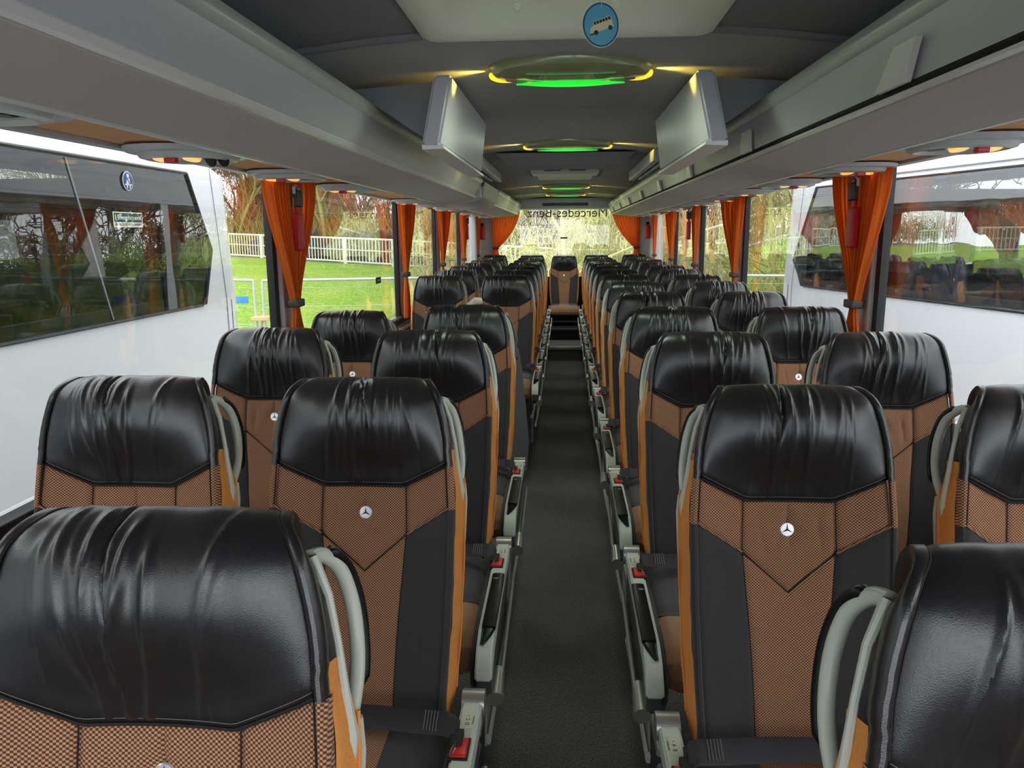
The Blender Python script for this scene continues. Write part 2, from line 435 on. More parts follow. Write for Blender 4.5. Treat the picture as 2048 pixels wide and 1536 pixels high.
def column_mesh():
    mb = MB()
    def f(a, b):
        u = 2*a-1; s1 = .672
        x0 = u*.087; s0 = bandlow(x0*.998); s = lerp(s0, s1, b); x = u*lerp(colw(s), .087*abs(u)**0+0, 1-b if b < .02 else 0) if b < .02 else u*colw(s)
        e = (1-abs(u))*colw(s)
        h = body_h(x, s)+.002-.005*math.exp(-e/.005)-.005*math.exp(-(s-s0)/.005)+.0012*noise.noise(Vector((x*30, s*30, 1)))
        return W(x, s, h)
    mb.grid(f, 30, 50, 'weave', flip=True)
    for sg in (-1, 1): ribbon_tube(mb, [W(sg*colw(s), s, body_h(colw(s), s)-.0022) for s in [lerp(.303, .665, k/19) for k in range(20)]], .0012, 'seam')
    return mb
def side_panel_mesh(sg):
    mb = MB()
    def f(a, b):
        xin = .087; x_ = lerp(.087, .176, a); s0 = bandlow(x_); s = lerp(s0, .672, b); x = sg*lerp(colw(s), xb(s), a)
        w = xb(s)-colw(s)
        h = body_h(x, s)+.003-.005*math.exp(-a*w/.005)-.005*math.exp(-(1-a)*w/.006)-.005*math.exp(-(s-s0)/.005)+.001*noise.noise(Vector((x*30, s*30, 4)))
        return W(x, s, h)
    mb.grid(f, 22, 40, 'fabric', flip=(sg > 0))
    prof = [(0, -.004), (.003, .002), (.008, .002), (.0125, -.003), (.0138, -.010), (.0132, -.019)]
    def bord(a, b):
        s = lerp(.258, .675, b); k = a*5; i = min(int(k), 4); t = k-i
        return W(sg*(xb(s)+lerp(prof[i][0], prof[i+1][0], t)), s, lerp(prof[i][1], prof[i+1][1], t))
    mb.grid(bord, 10, 24, 'fabric', flip=(sg > 0))
    return mb
def trim_mesh(sg):
    mb = MB()
    def f(a, b):
        s = lerp(.142, .668, b); w = lerp(.3, 1, sm(.14, .24, s))*lerp(1, .5, sm(.6, .67, s)); wob = .0015*sin(s*31)+.001*sin(s*67)
        x = xb(s)+.0135+a*.016*w+wob; h = -.016-.036*a+.004*sin(a*PI*2)
        return W(sg*x, s, h)
    mb.grid(f, 8, 40, 'orange', flip=(sg > 0))
    ribbon_tube(mb, [W(sg*(xb(s)+.0285*1+.001*sin(s*40)), s, -.050) for s in [lerp(.2, .62, k/19) for k in range(20)]], .0022, 'orange')
    return mb
def shell_mesh():
    mb = MB()
    prof = [(-.013, -.026), (.010, -.045), (.014, -.065), (.013, -.10), (-.004, -.122), (-.05, -.128)]
    def f(a, b):
        s = lerp(.085, .70, b); X = (xb(max(s, .12)) if s > .12 else hw(s))-.016*(1-sm(.14, .26, s))
        full = [(-X-p[0], p[1]) for p in prof]+[(X+p[0], p[1]) for p in reversed(prof)]
        k = a*(len(full)-1); i = min(int(k), len(full)-2); t = k-i
        x = lerp(full[i][0], full[i+1][0], t); h = lerp(full[i][1], full[i+1][1], t)
        h = -.026+(h+.026)*sm(.06, .13, s) if s < .13 else h
        return W(x, s, h)
    mb.grid(f, 44, 26, 'fabric', flip=True)
    # closing bottom
    return mb

def handle_meshes(sg):
    loop = [(.153, .050, -.036), (.159, .052, -.060), (.170, .070, -.084), (.180, .104, -.095), (.186, .140, -.095), (.190, .172, -.084), (.191, .200, -.064), (.191, .218, -.050)]
    def fine(P, n=4):
        out = []
        for i in range(len(P)-1):
            p0, p1, p2, p3 = [Vector(P[max(0, min(len(P)-1, i+k))]) for k in (-1, 0, 1, 2)]
            for k in range(n):
                t = k/n; out.append(.5*((2*p1)+(p2-p0)*t+(2*p0-5*p1+4*p2-p3)*t*t+(3*p1-p0-3*p2+p3)*t**3))
        return out+[Vector(P[-1])]
    L = fine(loop)
    a = MB(); a.tube([W(sg*p.x, p.y, p.z) for p in L], [.0085]*len(L), 'grey_plastic', seg=12)
    a.tube([W(sg*x, s, hh) for x, s, hh in ((.156, .048, -.034), (.173, .085, -.034), (.183, .13, -.036), (.189, .18, -.042), (.193, .225, -.046), (.195, .255, -.048))], [.006, .0045, .004, .005, .010, .004], 'grey_plastic', seg=8)
    a.tube([W(sg*x, s, hh) for x, s, hh in ((.194, .212, -.060), (.198, .245, -.062), (.199, .30, -.064), (.196, .40, -.066))], [.009, .008, .005, .003], 'grey_plastic', seg=8)
    b = MB(); b.tube([W(sg*(p.x+.004), p.y-.001, p.z-.0075) for p in L[3:-6]], [.004]+[.0082]*(len(L)-11)+[.004], 'black_gloss', seg=10)
    return a, b

def badge_meshes():
    a = MB(); c = Vector(W(0, .272, -.0475)); n = Vector((0, -.9772, .2121))
    a.disc(c, .0135, n, .003, 'silver', 28)
    star = MB(); e = Vector((1, 0, 0)); up = Vector(W(0, -1, 0))-Vector(W(0, 0, 0))
    o = c+n*.0034
    for k in range(3):
        q = PI/2+k*2*PI/3; tip = o+e*cos(q)*.0118+up*sin(q)*.0118; l = q+PI/2
        p = o+e*cos(l)*.0019+up*sin(l)*.0019; r = o-e*cos(l)*.0019-up*sin(l)*.0019
        star.add([tip, p, r, o+n*.0012], [(0, 1, 3), (0, 3, 2), (1, 2, 3)], 'dark_plastic')
    return a, star

CZ = .47
def cush_prof(t):
    """side profile of the cushion top from back to under the front: t 0..1 -> y,z"""
    pts = [(-.06, CZ-.012), (-.12, CZ-.004), (-.25, CZ), (-.40, CZ+.004), (-.52, CZ+.004), (-.575, CZ-.006), (-.615, CZ-.032), (-.632, CZ-.07), (-.625, CZ-.105), (-.585, CZ-.125)]
    k = t*(len(pts)-1); i = min(int(k), len(pts)-2); q = k-i
    return lerp(pts[i][0], pts[i+1][0], q), lerp(pts[i][1], pts[i+1][1], q)
def cushion_meshes(hwid=.195):
    k = hwid/.195
    def patch(x0, x1, t0f, t1, mat, n=18, nv=20):
        mb = MB()
        def f(a, b):
            x = lerp(x0, x1, a)*k; t = lerp(t0f(x/k), t1, b); y, z = cush_prof(t)
            e = min(a*abs(x1-x0), (1-a)*abs(x1-x0)); ee = min(b*.3, (1-b)*.3)
            edge = .020*(abs(x)/hwid)**6
            q = -.005*math.exp(-e/.006)-.004*math.exp(-ee/.006)-edge
            y2, z2 = cush_prof(min(1, t+.01)); y1, z1 = cush_prof(max(0, t-.01)); ty, tz = y2-y1, z2-z1; L = math.hypot(ty, tz) or 1
            return (x, y+q*tz/L*1.0, z-q*ty/L*1.0)
        mb.grid(f, n, nv, mat, flip=True); return mb
    bt = lambda x: .36+.06*(1-abs(x)/.19)
    front = patch(-.185, .185, bt, 1, 'weave_flat', 40, 30)
    back = MB()
    for s, e_, m in ((-.185, -.07, 'fabric'), (-.07, .07, 'weave_flat'), (.07, .185, 'fabric')):
        q = patch(s, e_, lambda x: 0, .36, m, 14, 18)
        # stretch the end to meet the front patch
        back.add(q.v, q.f, m)
        q2 = MB()
        def f(a, b, s=s, e_=e_):
            x = lerp(s, e_, a); t = lerp(.355, bt(x), b); y, z = cush_prof(t); return (x*k, y, z-.003-.020*(abs(x)/.195)**6)
        q2.grid(f, 10, 4, m, flip=True); back.add(q2.v, q2.f, m)
    body = MB()
    body.box(-.183*k, .183*k, -.572, -.05, CZ-.125, CZ-.034, 'fabric', .02)
    for sg in (-1, 1):
        pts = [(sg*.190*k, cush_prof(t)[0]+.006, cush_prof(t)[1]-.026) for t in [.05+.9*i/19 for i in range(20)]]
        body.tube(pts, .008, 'fabric', seg=8)
    pips = []
    for sg in (-1, 1):
        pip = MB(); pip.tube([(sg*.202*k, cush_prof(t)[0]+.007, cush_prof(t)[1]-.020) for t in [.30+.65*i/15 for i in range(16)]], .0045, 'orange', seg=6); pips.append(pip)
    return front, back, body, pips[0], pips[1]

def console_meshes(side):
    """aisle armrest with buckle; side only picks the printed letters"""
    X0, X1 = -.243, -.204
    body = MB()
    prof = [(-.115, .492), (-.30, .496), (-.62, .490), (-.675, .472), (-.715, .435), (-.722, .415), (-.705, .410), (-.63, .440), (-.40, .458), (-.125, .45)]
    bm = bmesh.new(); A = [bm.verts.new((X0, y, z)) for y, z in prof]; B = [bm.verts.new((X1, y, z)) for y, z in prof]; n = len(prof)
    for i in range(n): bm.faces.new((A[i], A[(i+1) % n], B[(i+1) % n], B[i]))
    bm.faces.new(A[::-1]); bm.faces.new(B); bmesh.ops.recalc_face_normals(bm, faces=bm.faces[:])
    bmesh.ops.bevel(bm, geom=bm.edges[:], offset=.004, segments=3, affect='EDGES'); bm.verts.index_update()
    body.add([v.co.copy() for v in bm.verts], [[v.index for v in f.verts] for f in bm.faces], 'grey_plastic'); bm.free()
    under = MB(); under.prism([(-.14, .452), (-.40, .459), (-.63, .442), (-.70, .412), (-.705, .375), (-.68, .352), (-.60, .345), (-.42, .365), (-.18, .39)], 'X', X0+.002, X1-.004, 'dark_plastic')
    under.tube([(X0-.006, -.60, .372), (X0-.006, -.70, .358)], [.014, .020], 'metal', seg=12)
    under.tube([(X0-.013, -.20, .41), (X0-.014, -.62, .375)], .006, 'metal', seg=8)
    hinge = MB(); hinge.tube([(X0-.004, -.095, .478), (X1+.002, -.095, .478)], .026, 'metal', seg=20)
    pad = MB(); pts = []
    def padf(a, b):
        y = lerp(-.335, -.672, b); w = 1-.0*b; x = lerp(X0-.001, X1-.008, a) if b < .84 else lerp(X0-.001+.024*((b-.84)/.16)**1.5, X1-.008, a)
        z = pl([(-.74, .41), (-.715, .437), (-.675, .472), (-.62, .490), (-.30, .496)], y)+.0042-.003*abs(2*a-1)**4
        return (x, y, z)
    pad.grid(padf, 8, 24, 'black_gloss', flip=False)
    pad.box(X0-.001, X1-.008, -.62, -.337, .486, .4975, 'black_gloss', .002)
    mk = MB()
    for cy, wd in ((-.37, .0028), (-.60, .0045)):
        for dx in (-1, 1):
            c = ((X0+X1)/2+dx*wd, cy, padf(.5, (cy+.335)/-.327)[2]+.0014); r = .0036
            P4 = [(c[0]+r*cos(PI/2*i), c[1]+r*sin(PI/2*i)*1.1, c[2]) for i in range(5)]
            mk.tube(P4, .0005, 'stitchwhite', seg=4)
    mk.tube([(lerp(X0+.007, X1-.004, t), -.56-.075*t**1.6, padf(.5, (.225+.075*t**1.6)/.327)[2]+.001) for t in [i/10 for i in range(11)]], .0007, 'stitchwhite', seg=4)
    btn = MB(); btn.box(X0+.010, X1+.002, -.292, -.240, .482, .503, 'red', .004)
    frm = MB(); frm.box(X0+.007, X1+.004, -.297, -.235, .478, .4985, 'black_matt', .002)
    lab = MB(); lab.box(X0+.010, X1-.006, -.205, -.150, .4925, .4948, 'label')
    return body, under, hinge, pad, mk, btn, frm, lab

def belt_mesh(full=True):
    mb = MB()
    path = [(-.212, -.232, .497), (-.206, -.228, .512), (-.188, -.222, .516), (-.13, -.205, .507), (-.05, -.19, .503), (.04, -.185, .502), (.13, -.19, .500), (.185, -.20, .488), (.205, -.20, .45)]
    wv = Vector((0, -.026, -.012))
    def f(a, b):
        k = b*(len(path)-1); i = min(int(k), len(path)-2); t = k-i; p = Vector(path[i]).lerp(Vector(path[i+1]), t)
        q = 2*PI*a; return p+wv*cos(q)*(.85+.25*sm(.1, .0, b))+Vector((0, -.4, .9))*sin(q)*.0016
    mb.grid(f, 12, 40, 'belt', cu=True)
    for dx in (0, .006, .012, .018, .024):
        mb.tube([Vector((-.17+dx, -.2185+dx*.29, .5175-dx*.09))+wv*t for t in (-.7, 0, .7)], .0008, 'thread', seg=4)
    tongue = MB(); tongue.box(-.222, -.198, -.268, -.222, .492, .508, 'black_matt', .004)
    tongue.tube([(-.211, -.26, .505), (-.205, -.29, .50)], .004, 'chrome', seg=8)
    return mb, tongue

def leg_meshes():
    a = MB()
    a.prism([(-.16, .36), (-.36, .36), (-.44, .03), (-.47, 0), (-.20, 0), (-.22, .04)], 'X', -.19, -.155, 'dark_plastic')
    a.prism([(-.17, .35), (-.30, .35), (-.40, .02), (-.30, .02)], 'X', -.196, -.189, 'grey_plastic')
    r = MB(); r.tube([(-.205, -.70, .27), (-.205, .05, .25), (-.205, .10, .24)], .011, 'metal', seg=12)
    r.tube([(-.224, -.62, .20), (-.226, -.05, .18)], [.010, .010], 'grey_plastic', seg=8, flat=(.7, 1.6))
    return a, r

def make_meshes(mirror):
    sg = -1                              # aisle side is -x before mirroring
    t = {}
    q = lambda n, mb, sm_=True: t.__setitem__(n, mb.mesh(n, sm_, mirror))
    for i in range(3): q('headrest_cover%d' % i, headrest_mesh(11+7*i))
    q('upper_panel', upper_panel_mesh()); q('centre_panel', column_mesh())
    for s in (-1, 1): q('side_panel%d' % s, side_panel_mesh(s)); q('side_trim%d' % s, trim_mesh(s))
    q('back_shell', shell_mesh()); a, b = handle_meshes(sg); q('grab_handle', a); q('grip_insert', b)
    a, b = badge_meshes(); q('badge', a); q('badge_star', b, False)
    for n, m in zip(('cushion_front', 'cushion_back', 'cushion_base', 'cushion_piping0', 'cushion_piping1'), cushion_meshes()): q(n, m)
    for n, m in zip(('armrest', 'armrest_underside', 'armrest_hinge', 'armrest_pad', 'armrest_marking', 'buckle_button', 'buckle_frame', 'seat_label'), console_meshes('R')): q(n, m, n not in ('seat_label',))
    a, b = belt_mesh(); q('seat_belt', a); q('belt_tongue', b)
    a, b = leg_meshes(); q('leg', a, False); q('side_rail', b)
    return t
SM = {'R': make_meshes(False), 'L': make_meshes(True)}
LETTERS = {'R': 'AB', 'L': 'CD'}

def make_seat(kind, side, var, label, loc, group, lod=0):
    """kind aisle / window / centre"""
    m = SM[side]; t = thing('passenger_chair', label, 'seat', loc, group)
    hc = link('headrest_cover', m['headrest_cover%d' % var], t, label='black gathered leather headrest cover')
    up = link('upper_panel', m['upper_panel'], t, label='woven tan fabric across the shoulders')
    link('centre_panel', m['centre_panel'], t, label='woven tan fabric centre of the backrest')
    for s in (-1, 1):
        link('side_panel', m['side_panel%d' % s], t, label='plain black fabric side of the backrest')
        link('side_trim', m['side_trim%d' % s], t, label='orange plush edge strip')
    link('back_shell', m['back_shell'], t)
    b = link('badge', m['badge'], t, label='round silver badge'); link('badge_star', m['badge_star'], b)
    cb = link('cushion', m['cushion_base'], t)
    link('cushion_front', m['cushion_front'], cb, label='woven tan front of the cushion'); link('cushion_back', m['cushion_back'], cb); [link('cushion_piping', m['cushion_piping%d' % i], cb, label='orange piping') for i in (0, 1)]
    if kind != 'centre':
        g = link('grab_handle', m['grab_handle'], t, label='sage grey plastic grab handle'); link('grip_insert', m['grip_insert'], g, label='gloss black back of the handle')
        sb = link('seat_belt', m['seat_belt'], t, label='black webbing lap belt'); link('belt_tongue', m['belt_tongue'], sb)
    if kind == 'aisle':
        a = link('armrest', m['armrest'], t, label='sage grey aisle armrest')
        link('armrest_pad', m['armrest_pad'], a, label='gloss black armrest pad'); link('armrest_marking', m['armrest_marking'], a)
        link('armrest_underside', m['armrest_underside'], a); link('armrest_hinge', m['armrest_hinge'], a)
        link('buckle_frame', m['buckle_frame'], a); link('buckle_button', m['buckle_button'], a, label='red belt release button')
        if lod == 0:
            lb = link('seat_label', m['seat_label'], a, label='small printed seat label')
            x = -.229 if side == 'R' else .229
            sgn = 1 if side == 'R' else -1
            for (ch, yy, sz) in ((LETTERS[side][0], -.176, .011), (LETTERS[side][1], -.190, .011), ('2', -.165, .006)):
                text('label_letter', ch, sz, a, 'ink', frame((x+.006*sgn, yy, .4951), (0, -sgn, 0), (sgn, 0, 0)), .0001)
            text('label_letter', 'Reclining Seat', .0045, a, 'ink', frame((x-.004*sgn, -.178, .4951), (0, -sgn, 0), (sgn, 0, 0)), .0001)
        link('leg', m['leg'], t); link('side_rail', m['side_rail'], t, label='metal seat rail along the aisle')
    return t
# ------------------------------------------------------------------ placing the seats
YT = .653
ORD = ['front', 'second', 'third', 'fourth', 'fifth', 'sixth', 'seventh', 'eighth', 'ninth', 'tenth', 'eleventh', 'twelfth']
def seat_label(side, kind, n):
    s = 'left' if side == 'L' else 'right'
    k = 'aisle' if kind == 'aisle' else 'window'
    ex = ''
    if side == 'L' and n == 3: ex = ', ahead of the stairwell'
    if side == 'L' and n == 6: ex = ', first behind the stairwell'
    q = n if side == 'R' else (n if n < 4 else n-2)
    return 'black and tan seat, %s %s side, %s row from the front%s' % (s, k, ORD[q], ex)
rs = random.Random(3)
def put(side, kind, n, dy=0, dz=0, dx=0, tilt=0):
    X = {('R', 'aisle'): .4222, ('L', 'aisle'): -.4026, ('R', 'window'): .9079, ('L', 'window'): -.8782}[(side, kind)]
    y = YT+.8*n+(.046 if side == 'L' and n < 5 else 0)+dy
    t = make_seat(kind, side, (n*2+(kind == 'window')+(side == 'L')) % 3, seat_label(side, kind, n), (X+dx, y, PODZ+dz),
                  'coach seats %s of the aisle' % ('left' if side == 'L' else 'right'), 0 if n < 5 else 1)
    if tilt: t.rotation_euler = (tilt, 0, 0)
for n in range(12):
    put('R', 'aisle', n, dy=(-.045 if n == 0 else -.01 if n == 1 else 0), dz=(.022 if n == 0 else 0), dx=(.006 if n == 0 else 0))
    if n: put('R', 'window', n)
for n in (0, 1, 2, 3, 6, 7, 8, 9, 10, 11):
    put('L', 'aisle', n, dy=(.0 if n != 3 else .05), dx=(-.007 if n == 0 else 0), dz=(.010 if n == 0 else 0))
    if n == 1: put('L', 'window', n, dz=.010, dx=.022, dy=-.05)
    elif n == 2: put('L', 'window', n, dz=.006, dx=-.012)
    elif n == 3: put('L', 'window', n, dy=.16, dz=-.034, dx=-.03)
    elif n > 3: put('L', 'window', n)
YR = 10.8
for side, kind, X, lb in (('L', 'window', -.95, 'black headrest seat in the rear bench, against the left curtain'), ('L', 'aisle', -.44, 'black headrest seat in the rear bench, left of its middle seat'),
                          ('R', 'aisle', .44, 'black headrest seat in the rear bench, right of its middle seat'), ('R', 'window', .95, 'black headrest seat in the rear bench, against the right curtain')):
    make_seat('centre', side, 1, lb, (X, YR, PODZ), 'rear bench seats')
make_seat('centre', 'R', 2, 'middle seat of the rear bench, facing straight down the aisle', (.0, YR, PODZ-.01), 'rear bench seats')

# ------------------------------------------------------------------ shell of the coach
def S(name, mb, smooth=True): return mb.build(name, None, smooth, kind='structure')
Rz = lambda z: ZC+z
Y0, Y1 = -1.5, 11.15
XW = 1.2
m = MB(); m.box(-.285, .285, Y0, 9.3, -.06, 0, 'carpet'); m.box(-XW, -.285, Y0, 3.55, -.06, PODZ, 'carpet'); m.box(.285, XW, Y0, 9.3, -.06, PODZ, 'carpet')
m.box(-XW, -.285, 4.6, 9.3, -.06, PODZ, 'carpet')
m.box(-XW, XW, 9.3, 11.2, -.06, .16, 'carpet'); m.box(-XW, XW, 9.9, 11.2, .16, .30, 'void')
m.box(-1.2, -.285, 3.55, 4.6, -.95, -.7, 'carpet')
S('floor', m, False)
m = MB(); m.box(-.28, .28, 9.285, 9.31, .125, .163, 'metal', .003); S('trim_1', m)
m = MB(); m.box(-.28, .28, 9.89, 9.91, .28, .305, 'dark_plastic', .003); S('trim_2', m)
m = MB(); m.box(-.30, -.268, 1.9, 3.5, .0, .045, 'lip', .004); m.box(-.31, -.27, 3.5, 3.56, -.9, .10, 'dark_plastic'); S('trim_3', m)
SILL = Rz(-.60); HEAD = Rz(.235)
for s, nm in ((-1, 'left'), (1, 'right')):
    m = MB()
    m.box(min(s*XW, s*1.24), max(s*XW, s*1.24), Y0, Y1+.1, -.9, SILL, 'wallgrey')
    m.box(min(s*1.205, s*1.24), max(s*1.205, s*1.24), Y0, Y1+.1, HEAD, Rz(.74), 'wallgrey')
    m.box(min(s*1.241, s*1.25), max(s*1.241, s*1.25), Y0, Y1+.1, -.9, SILL, 'coachwhite')
    S('wall_'+nm, m, False)
    m = MB(); a, b = sorted((s*1.165, s*1.21))
    m.box(a, b, Y0, Y1, SILL-.03, SILL+.012, 'rubber', .004); a, b = sorted((s*1.15, s*1.20))
    m.box(a, b, Y0, Y1, SILL-.075, SILL-.052, 'lip', .004); m.box(a, b, Y0, Y1, SILL-.16, SILL-.078, 'dark_plastic', .006)
    S('trim_sill_'+nm, m)
# pillars
PIL = {-1: [1.0, 3.20, 5.66, 7.36, 9.05], 1: [1.0, 3.10, 5.42, 7.10, 8.75]}
k = 0
for s in (-1, 1):
    for y in PIL[s]:
        m = MB(); a, b = sorted((s*1.208, s*1.238)); m.box(a, b, y, y+.05, SILL, HEAD+.02, 'rubber')
        a, b = sorted((s*1.19, s*1.236)); m.box(a, b, y+.045, y+.165, SILL, HEAD+.02, 'wallgrey', .012)
        k += 1; S('pillar_%d' % k, m)
    m = MB(); a, b = sorted((s*1.16, s*1.24)); m.box(a, b, 10.35, 11.15, SILL, HEAD+.03, 'wallgrey', .02)
    a, b = sorted((s*.99, s*1.24)); m.box(a, b, 11.02, 11.15, SILL, Rz(.34), 'wallgrey', .02); k += 1; S('pillar_%d' % k, m)
# side glass, one pane between each pair of pillars
w = 0
for s in (-1, 1):
    ys = [Y0]+PIL[s]+[10.4]
    for ya, yb in zip(ys, ys[1:]):
        m = MB(); a, b = sorted((s*1.222, s*1.227)); m.box(a, b, ya+.03, yb+.02, SILL, HEAD+.01, 'glass')
        w += 1; S('window_%d' % w, m, False)
m = MB(); m.box(-1.0, 1.0, 11.10, 11.106, Rz(-.62), Rz(.34), 'glass'); w += 1; rear = S('window_%d' % w, m, False)
m = MB(); m.box(-1.2215, -1.2195, 5.02, 5.16, Rz(-.315), Rz(-.275), 'black_matt'); m.box(-1.2192, -1.2188, 5.05, 5.13, Rz(-.302), Rz(-.288), 'coachgrey'); m.build('glass_sticker', bpy.data.objects['window_3'], False)
# mirrored lettering on the rear glass, read from outside
word = 'Mercedes-Benz'
M4 = frame((.04, 11.112, Rz(.275)), (-1, 0, 0), (0, 0, 1))
t_ = text('glass_lettering', word, .180, rear, 'black_matt', M4, .001)
for sp in ((-.02, .0, .052),):
    m = MB(); m.box(-.055, .045, 11.085, 11.095, Rz(-.075), Rz(-.055), 'black_matt', .002); m.build('glass_handle', rear)
# rear wall
m = MB(); m.box(-XW, XW, 11.08, 11.15, -.2, Rz(-.60), 'black_matt'); m.box(-XW, XW, 11.05, 11.15, Rz(.325), Rz(.72), 'wallgrey'); S('wall_rear', m, False)
m = MB(); m.box(-1.1, 1.1, 10.90, 11.06, Rz(.335), Rz(.47), 'rack', .01)
m.box(-.30, .32, 10.885, 10.90, Rz(.365), Rz(.405), 'dark_plastic', .004)
for x in (-.66, .68): m.box(x-.003, x+.003, 10.893, 10.902, Rz(.335), Rz(.46), 'rubber')
m.box(-1.05, 1.05, 10.88, 11.05, Rz(.318), Rz(.336), 'lip', .005)
S('wall_rear_panel', m)
m = MB(); m.box(-XW, XW, Y0-.05, Y0, -.2, Rz(-.75), 'wallgrey'); S('wall_front', m, False)
# ceiling
def cz(x): return Rz(.492-.10*(abs(x)/1.0)**2.2)
seams = [Y0, 2.10, 3.34, 5.02, 5.35, 6.95, 8.25, 9.9, 10.95]
m = MB(); HOLES = ((.95, 2.05, .335), (5.45, 6.85, .285))
def ceil_patch(xa, xb_, ya, yb, mat):
    if yb-ya < .01: return
    def f(a, b):
        x = lerp(xa, xb_, a); y = lerp(ya, yb, b); e = min(y-ya, yb-y)
        return (x, y, cz(x)+.012*math.exp(-e/.010))
    m.grid(f, 14, 12, mat)
for ya, yb in zip(seams, seams[1:]):
    mat = 'ceil_dark' if yb < 2.2 else 'ceil'
    cuts = sorted({ya, yb}|{v for h in HOLES for v in h[:2] if ya < v < yb})
    for a, b in zip(cuts, cuts[1:]):
        hole = [h for h in HOLES if a >= h[0]-.001 and b <= h[1]+.001]
        if hole: ceil_patch(-1.2, -hole[0][2], a, b, mat); ceil_patch(hole[0][2], 1.2, a, b, mat)
        else: ceil_patch(-1.2, 1.2, a, b, mat)
S('ceiling', m)
m = MB(); m.box(-1.25, 1.25, Y0, 11.2, Rz(.74), Rz(.80), 'coachwhite', .02); m.box(-1.2, 1.2, Y0, Y0+.02, Rz(.40), Rz(.74), 'void'); S('roof', m)
# recessed roof hatch by the camera
def rrect(w, h, r, n=6):
    P = []
    for cx, cy, a0 in ((w-r, h-r, 0), (-w+r, h-r, 90), (-w+r, -h+r, 180), (w-r, -h+r, 270)):
        for i in range(n+1):
            q = math.radians(a0+90*i/n); P.append((cx+r*cos(q), cy+r*sin(q)))
    return P
def hatch(y0, y1, hwid, mats, depth=.13, label='', nm='roof_hatch'):
    t = thing(nm, label, 'roof hatch', (0, (y0+y1)/2, Rz(.49)))
    L = (y1-y0)/2; m = MB(); rings = []
    spec = [(hwid+.02, L+.02, .03, -.012), (hwid+.004, L+.004, .03, -.020), (hwid-.012, L-.012, .06, -.018), (hwid-.035, L-.035, .09, .0), (hwid-.055, L-.06, .12, .06), (hwid-.10, L-.12, .12, depth*.9), (hwid-.16, L-.2, .12, depth)]
    for a, b, r, z in spec: rings.append([(x, y, z-.0*abs(x)) for x, y in rrect(a, b, r)])
    n = len(rings[0]); vs = [p for r_ in rings for p in r_]; fs = []
    for j in range(len(rings)-1):
        for i in range(n): fs.append((j*n+i, j*n+(i+1) % n, (j+1)*n+(i+1) % n, (j+1)*n+i))
    fs.append(tuple((len(rings)-1)*n+i for i in range(n)))
    m.add(vs, fs, mats[0]); m.build('hatch_liner', t)
    for x in (-.117, .117):
        q = MB(); q.disc((x, L-.052, .045), .0105, (0, -.9, -.4), .006, mats[0], 14); q.build('screw_cap', t)
    return t
hatch(.95, 2.05, .335, ('beige',), label='beige recessed roof hatch nearest the camera, with the blue disc hanging')
h2 = hatch(5.45, 6.85, .285, ('ceil_dark',), .12, 'second roof hatch with a grey vent panel, over the middle of the aisle')
m = MB(); m.box(-.25, .25, -.30, .12, -.055, -.025, 'rack', .01); m.build('vent_panel', h2)
m = MB()
for x in (-.09, .09): m.box(x-.06, x+.06, -.306, -.298, -.046, -.036, 'rubber')
m.build('vent_slot', h2)
m = MB(); m.box(-.22, .22, .30, .62, -.05, -.02, 'beige', .01); m.build('pale_panel', h2)  # panel in plain pale beige
m = MB(); m.box(-.16, .16, .135, .15, -.055, -.045, 'green_dim', .003); m.build('green_strip', h2)
# padded surround in front of the second hatch
t = thing('hatch_surround', 'grey moulded surround between the second ceiling lamp and second hatch', 'ceiling moulding', (0, 5.15, Rz(.47)))
m = MB(); m.add([(-.42, -.35, .0), (.42, -.35, .0), (.36, .3, .0), (-.36, .3, .0), (-.36, -.05, -.05), (.36, -.05, -.05), (.30, .3, -.05), (-.30, .3, -.05)], [(0, 1, 5, 4), (1, 2, 6, 5), (2, 3, 7, 6), (3, 0, 4, 7), (4, 5, 6, 7)], 'ceil_dark'); m.build('moulding', t, False)
# slotted air rails either side of it
for s, nm in ((-1, 'left'), (1, 'right')):
    t = thing('air_rail', 'slotted grey air rail on the %s of the ceiling beside the second hatch' % nm, 'air vent', (s*.52, 5.2, Rz(.43)))
    m = MB(); a, b = sorted((-s*.04, s*.0)); m.box(a, b, -.75, .9, -.045, .02, 'rack', .008); m.build('inner_rail', t)
    m = MB(); a, b = sorted((s*.0, s*.03)); m.box(a, b, -.73, .9, -.02, .02, 'void'); m.build('air_slot', t)
    m = MB(); a, b = sorted((s*.03, s*.055)); m.box(a, b, -.75, .1, -.04, .02, 'rack', .006); m.box(a, b, .12, .5, -.04, .02, 'rack', .006); m.box(a, b, .52, .9, -.04, .02, 'rack', .006); m.build('outer_rail', t)

# ------------------------------------------------------------------ luggage racks
def rack_profile(s):
    P = [(1.2, .243), (1.19, .238), (.905, .226), (.90, .218), (.886, .216), (.880, .226), (.80, .236), (.66, .258), (.650, .256), (.636, .258), (.628, .268), (.622, .285),
         (.612, .31), (.602, .335), (.598, .355), (.597, .372), (.603, .392), (.606, .402), (.602, .408), (.598, .400), (.592, .362)]
    return P
def sweep(m, pts, ya, yb, mat, s):
    n = 2; vs = []; fs = []
    for y in (ya, yb): vs += [(s*x, y, Rz(z)) for x, z in pts]
    k = len(pts)
    for i in range(k-1): fs.append((i, i+1, k+i+1, k+i))
    m.add(vs, fs, mat)
def thick(m, pts, th, ya, yb, mat, s):
    """an open profile given thickness and closed ends"""
    up = []
    for i, p in enumerate(pts):
        a = Vector(pts[max(0, i-1)]); b = Vector(pts[min(len(pts)-1, i+1)]); d = (b-a).normalized(); up.append((p[0]+d.y*-th*-1*-1 if 0 else p[0]+(-d.y)*th*-1, p[1]+d.x*th*-1))
    poly = [(s*x, Rz(z)) for x, z in pts]+[(s*x, Rz(z)) for x, z in reversed(up)]
    m.prism(poly, 'Y', ya, yb, mat)
